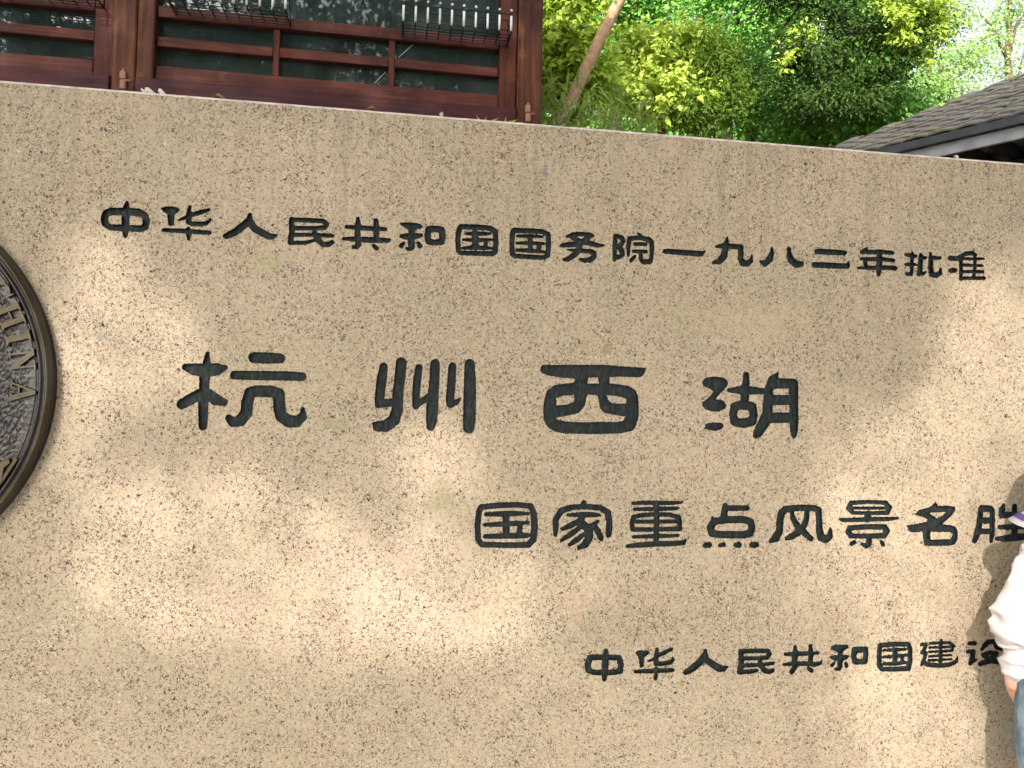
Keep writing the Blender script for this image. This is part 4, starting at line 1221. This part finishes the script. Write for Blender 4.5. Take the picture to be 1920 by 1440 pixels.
crown('crown', t, [blob(1580, 30, 10.6, 120, 70, 90, w=1.5), blob(1500, 120, 10.5, 75, 75, w=1.1), blob(1620, 130, 10.7, 85, 65, w=1.1), blob(1700, 60, 10.8, 75, 60, w=1), blob(1560, 195, 10.5, 85, 28, w=.6), blob(1480, -20, 10.6, 80, 55, w=.8), blob(1600, -110, 10.6, 190, 80, w=1)], 620, 46, 0.125, 0.062, M['leaf_dark'], 0.42, droop=0.6, up=1.1)
# outer sprays of the same tree, sunlight put into their yellower leaf colour
crown('sun_tinted_spray', t, [blob(1685, 35, 9.9, 30, 16, w=.7), blob(1760, 10, 10.2, 36, 22, w=.8), blob(1700, 70, 10.0, 26, 14, w=.5), blob(1770, 55, 10.2, 22, 26, w=.5), blob(1725, -5, 10.0, 45, 18, w=.6), blob(1650, 12, 10.0, 22, 10, w=.3), blob(1740, 105, 10.3, 16, 20, w=.3), blob(1500, 60, 10.0, 30, 12, w=.3), blob(1470, 110, 10.0, 18, 18, w=.3)], 95, 20, 0.075, 0.072, M['leaf_yellow'], 0.5, droop=0.4)

# pale tall trees far right with sky between
for (px, dep, lab, bl) in ((1745, 19, 'pale thin tree with a tan stem rising just above the tiled roof', ((1735, 150, 50, 45), (1780, 180, 45, 35), (1700, 190, 45, 40), (1800, 120, 40, 35))),
                           (1893, 21, 'tall pale tree with thin twin stems against the white sky', ((1870, 40, 45, 50), (1900, 130, 60, 45), (1840, 100, 40, 40), (1915, -10, 60, 40), (1960, 70, 60, 70), (1800, 20, 30, 45)))):
    c = at(px, 120, dep)
    t = tree('slender_tree', lab, foot_of(c), [foot_of(c), at(px, 230, dep), at(px - 4, 110, dep), at(px + 6, -60, dep)], 0.15, 0.05, M['bark_mid'], GT,
             limbs=[(2, at(px - 60, 10, dep), 0.06), (2, at(px + 45, 0, dep), 0.06), (1, at(px + 30, 90, dep), 0.05)])
    crown('crown', t, [blob(x, y, dep, a, b) for x, y, a, b in bl], 190, 26, 0.22, 0.10, M['leaf_pale'], 0.5)
# a hedge of woodland closing the view lower down
P, D = crown_points([(at(x, y, 24), (2.4, 1.5, 1.7), 1) for x, y in ((1020, 60), (1150, 120), (1130, -40), (1300, 60), (1420, 140), (1300, 230), (1560, 220), (1680, 250), (1480, -10), (1010, 220), (1120, 230), (1200, 270), (1060, 280), (1400, 280), (950, 420), (1100, 420), (1250, 430), (1400, 430), (1550, 430), (1020, 560), (1180, 570), (1330, 570), (1480, 570), (1000, 340), (1180, 350), (1330, 350), (1500, 350), (1620, 350))], 1900, 26, 0.42)
n = len(P)
me = leaf_mesh('woodland', P, D + np.array([0, 0, .4]) + rng.normal(size=P.shape) * 0.5, rng.normal(size=P.shape), rng.uniform(.14, .26, n), rng.uniform(.09, .15, n))
tag(link('woodland', me, M['leaf_green']), 'mass of green woodland foliage far behind the trees', 'woodland', kind='stuff')


# bamboo by the corner of the building
def bamboo(name, label, foot, culms, leaves_at, spread, n, size, group=None):
    root = empty(name, foot)
    tag(root, label, 'bamboo', group)
    f = np.array(foot)
    for p in culms:
        e = np.array(p) - f
        tube('culm', [(e[0] * .15, e[1] * .15, 0), (e[0] * .3, e[1] * .3, e[2] * .6), tuple(e)], [0.012, 0.010, 0.004], M['leaf_bamboo'], root, 6)
    P = np.concatenate([np.array(p) + rng.normal(size=(n, 3)) * spread for p in leaves_at])
    k = len(P)
    az = rng.uniform(0, 6.283, k)
    ax = np.stack([np.cos(az), np.sin(az), rng.uniform(-1.3, -0.1, k)], 1)
    nr = np.stack([np.cos(az) * .5, np.sin(az) * .5, np.ones(k)], 1) + rng.normal(size=(k, 3)) * .35
    ln = size * rng.uniform(.7, 1.3, k)
    link('foliage', leaf_mesh('foliage', P - f, nr, ax, ln, ln * 0.15, 0.1), M['leaf_bamboo'], root)
    return root


GBm = 'bamboo plants behind the slab'
c = hit(1020, 205, 5.35)
bamboo('bamboo_plant', 'bamboo with narrow leaves brushing the timber corner post', (1.25, 5.45, 0), [hit(1015, 190, 5.4), hit(1035, 215, 5.45), hit(1060, 190, 5.5)], [hit(x, y, 5.4) for x, y in ((1015, 188), (1028, 210), (1040, 190), (1050, 225), (1012, 228))], (0.08, 0.08, 0.08), 34, 0.125, GBm)
bamboo('bamboo_plant', 'bamboo with narrow leaves below the lime-green crown', (1.95, 5.6, 0), [hit(1100, 200, 5.6), hit(1150, 190, 5.7), hit(1200, 215, 5.6), hit(1225, 235, 5.6)], [hit(x, y, 5.6) for x, y in ((1090, 205), (1115, 225), (1150, 200), (1165, 235), (1200, 220), (1225, 240), (1095, 240), (1140, 245))], (0.11, 0.12, 0.08), 36, 0.135, GBm)


# weeds and fallen petals on top of the slab
def sprig(name, label, foot, tips, mat, cat, wid=0.016, group=None):
    root = empty(name, foot)
    tag(root, label, cat, group)
    C, nr, ax, ln = [], [], [], []
    for dx, dy, dz in tips:
        v = np.array([dx, dy, dz])
        L_ = np.linalg.norm(v)
        C.append(v / 2); ax.append(v); ln.append(L_)
        nr.append(np.cross(v, [0.3, 1, 0.1]) + np.array([0, -.02, .05]))
    link('blades', leaf_mesh('blades', np.array(C), np.array(nr), np.array(ax), np.array(ln), np.full(len(C), wid), 0.2), mat, root)
    return root


for px, lab, tips in ((925, 'low green weed on the slab top beside the sill', ((-.07, 0, .02), (-.05, 0, .028), (-.02, .01, .034), (.03, 0, .03), (.06, 0, .018), (.0, 0, .045), (-.09, .02, .012))),
                      (962, 'spiky green weed on the slab top near the timber corner post', ((-.05, 0, .03), (.03, 0, .04), (.06, 0, .03), (0.0, .01, .05), (-.03, 0, .035), (.08, 0, .015)))):
    p = hit(px, 229, 2.46)
    sprig('weed', lab, (p[0], 2.47, SLAB_TOP - 0.001), tips, M['leaf_lime'], 'weed', group='weeds on the slab top')
for px, lab in ((273, 'white petal on the slab top below the doubled timber post'), (284, 'curled white petal on the slab top near the doubled timber post'), (306, 'larger white petal on the slab top below the window sill'), (828, 'single white petal on the slab top far along the sill'), (1790, 'pale petal on the slab top in front of the pavilion roof')):
    p = hit(px, 170, 2.43)
    bm = bmesh.new()
    r = 0.009 + 0.004 * random.random()
    for k in range(9):
        a = 2 * math.pi * k / 9
        q = Vector((math.cos(a) * r * 1.2, math.sin(a) * r * 0.7, 0.004 + 0.008 * abs(math.cos(a * .5 + px)) + 0.004 * math.sin(2 * a)))
        bm.verts.new(q)
    cv = bm.verts.new((0, 0, 0.0005))
    bm.verts.ensure_lookup_table()
    for k in range(9): bm.faces.new((bm.verts[k], bm.verts[(k + 1) % 9], cv))
    o = from_bm('petal', bm, M['petal'])
    o.location = (p[0], 2.418, SLAB_TOP)
    o.rotation_euler = (0, 0, random.uniform(0, 3))
    tag(o, lab, 'petal', 'fallen petals on the slab top')


for px, lab in ((410, 'dry brown leaf on the slab top below the long window'), (700, 'curled dry leaf on the slab top below the diagonal tape'), (1240, 'dry leaf on the slab top in front of the bamboo'), (1560, 'dry leaf on the slab top beside the low end of the tiled roof')):
    p = hit(px, 200, 2.43)
    v = np.array([[0.0, 0.0, 0.002]])
    me = leaf_mesh('fallen_leaf', np.array([[0, 0, .006]]), np.array([[0.2, -0.5, .8]]), np.array([[1.0, .3, .1]]), np.array([.045]), np.array([.026]), 0.35)
    o = link('fallen_leaf', me, M['dry_leaf'])
    o.location = (p[0], 2.425, SLAB_TOP + 0.003)
    o.rotation_euler = (0, 0, random.uniform(-.5, .5))
    tag(o, lab, 'leaf', 'fallen leaves on the slab top')


# ------------------------------------------------------------------ trees behind the viewer: their crowns dapple the stone
SUN_SPOTS = [  # photo pixel, radii in pixels, strength: where sun comes through on the slab
    (135, 740, 80, 180, .6), (240, 600, 130, 150, 1.0), (330, 680, 110, 70, .5), (170, 480, 90, 70, .4),
    (825, 865, 100, 80, .95), (520, 1090, 330, 170, 1.0), (880, 1140, 240, 120, .8), (330, 980, 200, 130, .5), (200, 1120, 160, 200, .3),
    (1850, 640, 90, 150, 1.0), (1700, 890, 160, 130, .8), (1790, 1060, 230, 220, 1.1), (1760, 1340, 200, 160, .8), (1900, 850, 120, 240, 1.0),
    (1880, 1150, 160, 380, 1.0), (1280, 1050, 170, 80, .4), (760, 700, 110, 80, .3), (1080, 600, 140, 80, .22), (500, 300, 330, 80, .38), (60, 240, 200, 80, .42),
    (1180, 1340, 250, 80, .35), (560, 1350, 180, 80, .25)]


def shade_at(px, py):
    s = np.clip(0.86 + 0.10 * np.clip((px - 800) / 800, 0, 1) * np.clip((900 - py) / 500, 0, 1), 0, 1)
    for x, y, a, b, k in SUN_SPOTS:
        s -= k * np.exp(-(((px - x) / a) ** 2 + ((py - y) / b) ** 2))
    return np.clip(s, 0.14, 1.0)


def shade_tree():
    foot = (-9.6, -6.8, 0.0)
    root = tree('broad_tree', 'broad leafy tree standing behind the viewer and shading the slab', foot, [foot, (-9.4, -6.8, 3.0), (-9.0, -6.9, 6.5), (-7.6, -7.2, 9.6)], 0.28, 0.10, M['bark_mid'], None,
                limbs=[(3, (-2.0, -6.8, 10.4), 0.10), (3, (-4.6, -6.0, 10.2), 0.09), (3, (-3.5, -8.4, 11.5), 0.08), (2, (-8.0, -8.8, 9.4), 0.08), (2, (-8.6, -4.6, 8.6), 0.08)])
    n = 90000
    k_ = np.arange(n)                      # evenly scattered, so the shade is smooth
    px, py = -1500 + 4100 * ((k_ * 0.7548776662) % 1.0), -420 + 2170 * ((k_ * 0.5698402910) % 1.0)
    keep = rng.random(n) < shade_at(px, py) ** 1.4
    px, py = px[keep], py[keep]
    d = CR[None] * (px - 960)[:, None] + CU[None] * (720 - py)[:, None] + CF[None] * FPX
    W = CC + d * (SLAB_Y / d[:, 1])[:, None]
    t = rng.uniform(10.0, 14.0, len(W))
    P = W + SUN_TO[None] * t[:, None]
    # upper storey over the building, looser
    m = 44000
    B = np.stack([rng.uniform(-11, 8.5, m), np.full(m, 5.0), rng.uniform(1.0, 6.6, m)], 1)
    B = B[rng.random(m) < np.array([0.5 + 0.5 * noise.noise(Vector((b[0] * 1.6, b[2] * 2.1, 1))) for b in B]) + 0.38]
    P = np.concatenate([P, B + SUN_TO[None] * rng.uniform(12.0, 16, (len(B), 1))])
    k = len(P)
    nr = rng.normal(size=(k, 3)) * .6 + SUN_TO * 1.0 + np.array([0, 0, .5])
    ln = np.concatenate([rng.uniform(.05, .092, k - len(B)), rng.uniform(.10, .19, len(B))])
    link('crown', leaf_mesh('crown', P - np.array(foot), nr, rng.normal(size=(k, 3)), ln, ln * .6), M['leaf_shade'], root)


shade_tree()
# unseen tree added to cut sky light on the slab's upper right
bt = tree('added_shade_tree', 'unseen tree added to shade the upper right of the slab', (5.6, -1.6, 0), [(5.6, -1.6, 0), (5.5, -1.5, 2.6), (5.2, -1.2, 4.8), (4.6, -0.6, 7.2)], 0.22, 0.09, M['bark_mid'], None,
          limbs=[(2, (2.2, 0.6, 6.0), 0.09), (3, (2.8, 0.9, 7.6), 0.07), (2, (3.6, 1.4, 6.1), 0.07)])
crown('crown', bt, [((2.4, 0.5, 6.3), (1.7, 1.1, 0.7), 1.2), ((3.9, 0.4, 6.9), (1.6, 1.3, 1.0), 1.2), ((1.0, 0.8, 6.1), (1.0, 0.8, 0.5), .5), ((4.8, -0.6, 7.8), (1.6, 1.6, 1.2), 1)], 420, 30, 0.2, 0.13, M['leaf_shade'], 0.6)
# other trees round the square: they close the view behind the viewer and show in the window glass
for x, y, h, r, lab in ((4.5, -17.0, 9.5, 4.4, 'tall round-crowned tree on the far side of the square'), (-4.0, -21, 8.0, 3.6, 'dark tree closing the far side of the square'), (-16.5, -13, 9.0, 4.0, 'wide tree at the corner of the square'), (10.5, -12, 8.5, 3.8, 'lower tree at the open side of the square')):
    t = tree('square_tree', lab, (x, y, 0), [(x, y, 0), (x + .2, y, 2.5), (x, y + .2, 5), (x + .1, y, h)], 0.24, 0.08, M['bark_mid'], 'trees round the square',
             limbs=[(2, (x + 1.5, y + .5, h - .5), .08), (2, (x - 1.5, y - .3, h - .3), .08)])
    crown('crown', t, [((x, y, h), (r, r, r * .75), 1), ((x + r * .6, y + .4, h - 1.2), (r * .6, r * .6, r * .5), .5), ((x - r * .6, y - .4, h - 1), (r * .6, r * .6, r * .5), .5)], 800, 26, 0.42, 0.24, M['leaf_shade'], 0.6)


# ------------------------------------------------------------------ the person at the edge
def remeshed(name, build, voxel, smooth, mat, parent, disp=None):
    """closed overlapping solids melted into one continuous skin"""
    bm = bmesh.new()
    build(bm)
    bmesh.ops.recalc_face_normals(bm, faces=bm.faces[:])
    me = bpy.data.meshes.new(name)
    bm.to_mesh(me); bm.free()
    tmp = bpy.data.objects.new('tmp', me)
    COL.objects.link(tmp)
    r = tmp.modifiers.new('r', 'REMESH'); r.mode = 'VOXEL'; r.voxel_size = voxel; r.adaptivity = 0
    if smooth:
        s = tmp.modifiers.new('s', 'SMOOTH'); s.factor = 0.5; s.iterations = smooth
    dg = bpy.context.evaluated_depsgraph_get()
    dg.update()
    out = bpy.data.meshes.new_from_object(tmp.evaluated_get(dg))
    bpy.data.objects.remove(tmp)
    if disp:
        n = len(out.vertices)
        co = np.empty(n * 3); no = np.empty(n * 3)
        out.vertices.foreach_get('co', co)
        out.vertex_normals.foreach_get('vector', no)
        co = co.reshape(-1, 3); no = no.reshape(-1, 3)
        dd = np.array([disp(p) for p in co])
        out.vertices.foreach_set('co', (co + no * dd[:, None]).ravel())
    out.name = name
    return link(name, out, mat, parent, True)


def ring_loft(bm, secs, seg=20):
    """secs: (x, y, z, half width, half depth)"""
    rings = [[bm.verts.new((x + w * math.cos(2 * math.pi * k / seg), y + d * math.sin(2 * math.pi * k / seg), z)) for k in range(seg)] for x, y, z, w, d in secs]
    for a, b in zip(rings, rings[1:]):
        for k in range(seg): bm.faces.new((a[k], a[(k + 1) % seg], b[(k + 1) % seg], b[k]))
    bm.faces.new(rings[0][::-1]); bm.faces.new(rings[-1])


def ball(bm, c, r, sc=(1, 1, 1), rot=0.0):
    q = bmesh.ops.create_uvsphere(bm, u_segments=16, v_segments=10, radius=r)
    for v in q['verts']:
        p = Vector((v.co.x * sc[0], v.co.y * sc[1], v.co.z * sc[2]))
        if rot: p = Matrix.Rotation(rot, 3, 'X') @ p
        v.co = p + Vector(c)


def chain(bm, pts, seg=12):
    bm_tube(bm, [p[:3] for p in pts], [p[3] for p in pts], seg)
    for p in (pts[0], pts[-1]): ball(bm, p[:3], p[3] * 0.98)


def build_person():
    X, Y = 2.100, 2.075
    root = empty('person', (X, Y, 0))
    tag(root, 'person in a white fleece jacket and light blue jeans standing against the slab', 'person')

    arm = [(-.085, .0, 1.285, .040), (-.14, .005, 1.22, .040), (-.185, .02, 1.10, .042), (-.165, .05, 1.0, .036), (-.152, .076, .92, .028)]

    def hand(bm, s):
        wx, wy, wz = s * -.158, .078, .905
        chain(bm, [(wx, wy, wz + .03, .024), (wx + s * .008, wy + .004, wz - .02, .026), (wx + s * .012, wy + .006, wz - .055, .026)])
        for k, (dy, ln) in enumerate(((-.027, .066), (-.009, .076), (.009, .071), (.026, .056))):
            a = (wx + s * .012, wy + .006 + dy * .85, wz - .058)
            chain(bm, [(*a, .0088), (a[0] + s * .004, a[1] + .002, a[2] - ln * .45, .0085), (a[0] + s * .014, a[1] + .004, a[2] - ln * .78, .0078), (a[0] + s * .026, a[1] + .005, a[2] - ln, .0070)], 8)
        chain(bm, [(wx + s * .004, wy - .022, wz - .018, .011), (wx + s * .008, wy - .046, wz - .045, .0098), (wx + s * .018, wy - .052, wz - .075, .0085)], 8)

    def body(bm):
        ring_loft(bm, [(0, 0, .80, .13, .09), (0, 0, .95, .12, .08), (0, 0, 1.1, .12, .085), (0, 0, 1.25, .12, .08), (0, .0, 1.31, .08, .06), (0, .005, 1.36, .050, .048)])
        ring_loft(bm, [(0, .01, 1.33, .052, .05), (0, .006, 1.40, .048, .048), (0, .0, 1.45, .048, .05)])
        for s in (1, -1):
            chain(bm, [(s * a[0], a[1], a[2], a[3]) for a in arm])
            hand(bm, s)
            chain(bm, [(s * .075, 0, .84, .070), (s * .085, -.005, .48, .052), (s * .085, .012, .30, .050), (s * .088, .008, .09, .036)])
            chain(bm, [(s * .088, .02, .05, .036), (s * .095, -.10, .035, .030)])
        # head: skull, jaw, nose, ears
        ball(bm, (0, .008, 1.535), .092, (.84, 1.02, 1.12))
        ball(bm, (0, -.018, 1.475), .066, (.86, .95, .95))
        chain(bm, [(0, -.083, 1.535, .008), (0, -.098, 1.508, .0125)], 8)
        for s in (1, -1): ball(bm, (s * .080, .012, 1.52), .024, (.35, .7, 1.1))
    b = remeshed('body', body, 0.0055, 4, M['skin'], root)
    for s in (1, -1):
        bm = bmesh.new()
        ball(bm, (s * .031, -.082, 1.545), .0115, (1.25, .6, .7))
        from_bm('eye', bm, M['eye'], root, True)
        bm = bmesh.new()
        bm_tube(bm, [(s * .014, -.088, 1.566), (s * .032, -.087, 1.571), (s * .050, -.074, 1.564)], [.003, .004, .002], 6)
        from_bm('eyebrow', bm, M['hair'], root, True)
    bm = bmesh.new()
    bm_tube(bm, [(-.024, -.078, 1.479), (-.008, -.087, 1.482), (.008, -.087, 1.482), (.024, -.078, 1.479)], [.003, .0065, .0065, .003], 8)
    from_bm('mouth', bm, M['lip'], root, True)

    def hair(bm):
        ball(bm, (0, .022, 1.548), .104, (.92, 1.02, 1.08))
        ring_loft(bm, [(0, .055, 1.36, .075, .03), (0, .06, 1.42, .098, .045), (0, .05, 1.5, .104, .07), (0, .04, 1.56, .10, .08)])
        for s in (1, -1): ring_loft(bm, [(s * .086, .01, 1.40, .016, .03), (s * .090, .008, 1.48, .020, .045), (s * .080, -.005, 1.57, .022, .05)])
    h = remeshed('hair', hair, 0.008, 3, M['hair'], root, lambda p: 0.004 * noise.noise(Vector((p[0] * 60, p[1] * 60, p[2] * 9))))
    # trim the hair off the face
    bm = bmesh.new(); bm.from_mesh(h.data)
    kill = [v for v in bm.verts if v.co.y < -.052 and abs(v.co.x) < .074 and v.co.z < 1.578]
    bmesh.ops.delete(bm, geom=kill, context='VERTS')
    bm.to_mesh(h.data); bm.free()

    # fleece jacket: loose raglan sleeves, bloused hem
    def jacket(bm):
        ring_loft(bm, [(0, 0, .868, .135, .112), (0, 0, .885, .155, .125), (0, 0, .93, .172, .135), (0, 0, 1.05, .166, .132), (0, 0, 1.18, .168, .13), (0, 0, 1.27, .160, .120), (0, 0, 1.33, .135, .10), (0, .004, 1.372, .098, .084), (0, .006, 1.405, .070, .068)], 32)
        for s in (1, -1):
            chain(bm, [(s * -.045, .004, 1.378, .050), (s * -.085, 0, 1.343, .066), (s * -.118, .003, 1.272, .066), (s * -.148, .010, 1.18, .066), (s * -.172, .018, 1.11, .072), (s * -.180, .028, 1.075, .074), (s * -.174, .04, 1.03, .068), (s * -.156, .052, .985, .060), (s * -.146, .066, .945, .050), (s * -.142, .074, .915, .040)], 18)
            chain(bm, [(s * -.146, .072, .925, .047), (s * -.150, .076, .893, .043)], 16)

    def fold(p):
        v = Vector(p)
        a = noise.noise(Vector((v.x * 9, v.y * 9, v.z * 16))) * .008
        b2 = noise.noise(Vector((v.x * 26 + v.z * 12, v.y * 22, v.z * 30))) * .0030
        k = math.exp(-((v.z - .97) / .10) ** 2) * (1.0 if abs(v.x) > .10 else .3)   # creases gathering at the elbow and cuff
        c = math.sin(v.z * 95 + v.y * 30 + 3 * noise.noise(v * 9)) * .0035 * k
        d = math.sin(v.x * 60 + v.y * 40 + 2 * noise.noise(v * 8)) * .003 * (1 if 1.1 < v.z < 1.33 else 0.2)
        r1 = 1 - abs(noise.noise(Vector((v.x * 10 + v.z * 6, v.y * 8, v.z * 9 + v.x * 5))))       # sharp ridges of cloth
        r2 = 1 - abs(noise.noise(Vector((v.x * 7 - v.z * 14, v.y * 9 + 4, v.z * 12))))
        return a + b2 + c + d + .012 * (r1 ** 6 - .35) + .010 * (r2 ** 7 - .3)
    remeshed('jacket', jacket, 0.007, 5, M['fleece'], root, fold)

    def jeans(bm):
        ring_loft(bm, [(0, 0, .76, .184, .132), (0, 0, .82, .184, .134), (0, 0, .90, .168, .124), (0, 0, .93, .160, .117)], 28)
        for s in (1, -1):
            chain(bm, [(s * .088, 0, .79, .104), (s * .094, -.002, .66, .096), (s * .090, -.006, .48, .068), (s * .088, .004, .30, .064), (s * .090, .006, .11, .062)], 18)
    remeshed('jeans', jeans, 0.009, 4, M['denim'], root, lambda p: .005 * noise.noise(Vector((p[0] * 14, p[1] * 14, p[2] * 22))) + .0025 * noise.noise(Vector((p[0] * 40, p[1] * 40, p[2] * 45))))
    # outseam and pocket edge
    for s in (1, -1):
        tube('pocket_seam', [(s * .118, -.099, .872), (s * .134, -.098, .845), (s * .152, -.086, .815), (s * .171, -.058, .795)], .0028, M['seam'], root, 6)

    # flared white collar with purple edge
    def collar_strip(name, mat, r0, r1, lift):
        bm = bmesh.new()
        K = 48
        rows = []
        for j in range(5):
            t = r0 + (r1 - r0) * j / 4
            row = []
            for k in range(K + 1):
                a = -math.pi / 2 + rad(14) + (2 * math.pi - rad(28)) * k / K
                flare = 1.0 + 0.28 * abs(math.cos(a)) ** 3
                rr = (.064 + .096 * t) * flare
                z = 1.418 - .062 * t ** 1.3 + .010 * math.sin(3 * a) * t + lift
                row.append(bm.verts.new((rr * math.cos(a), .01 + rr * .88 * math.sin(a), z)))
            rows.append(row)
        for a_, b_ in zip(rows, rows[1:]):
            for k in range(K): bm.faces.new((a_[k], a_[k + 1], b_[k + 1], b_[k]))
        bmesh.ops.solidify(bm, geom=bm.faces[:], thickness=0.004)
        return from_bm(name, bm, mat, root, True)
    col = collar_strip('collar', M['collar_white'], 0.0, 1.0, 0.0)
    collar_strip('collar_stripe', M['collar_purple'], 0.70, 0.86, 0.0035)
    for s in (1, -1):
        def shoe(bm):
            chain(bm, [(s * .09, .03, .045, .045), (s * .094, -.05, .042, .044), (s * .098, -.13, .034, .036)], 14)
            ring_loft(bm, [(s * .094, -.045, .0, .048, .135), (s * .094, -.045, .022, .048, .135)], 24)
        remeshed('shoe', shoe, 0.007, 2, M['shoe'], root)
    return root


build_person()
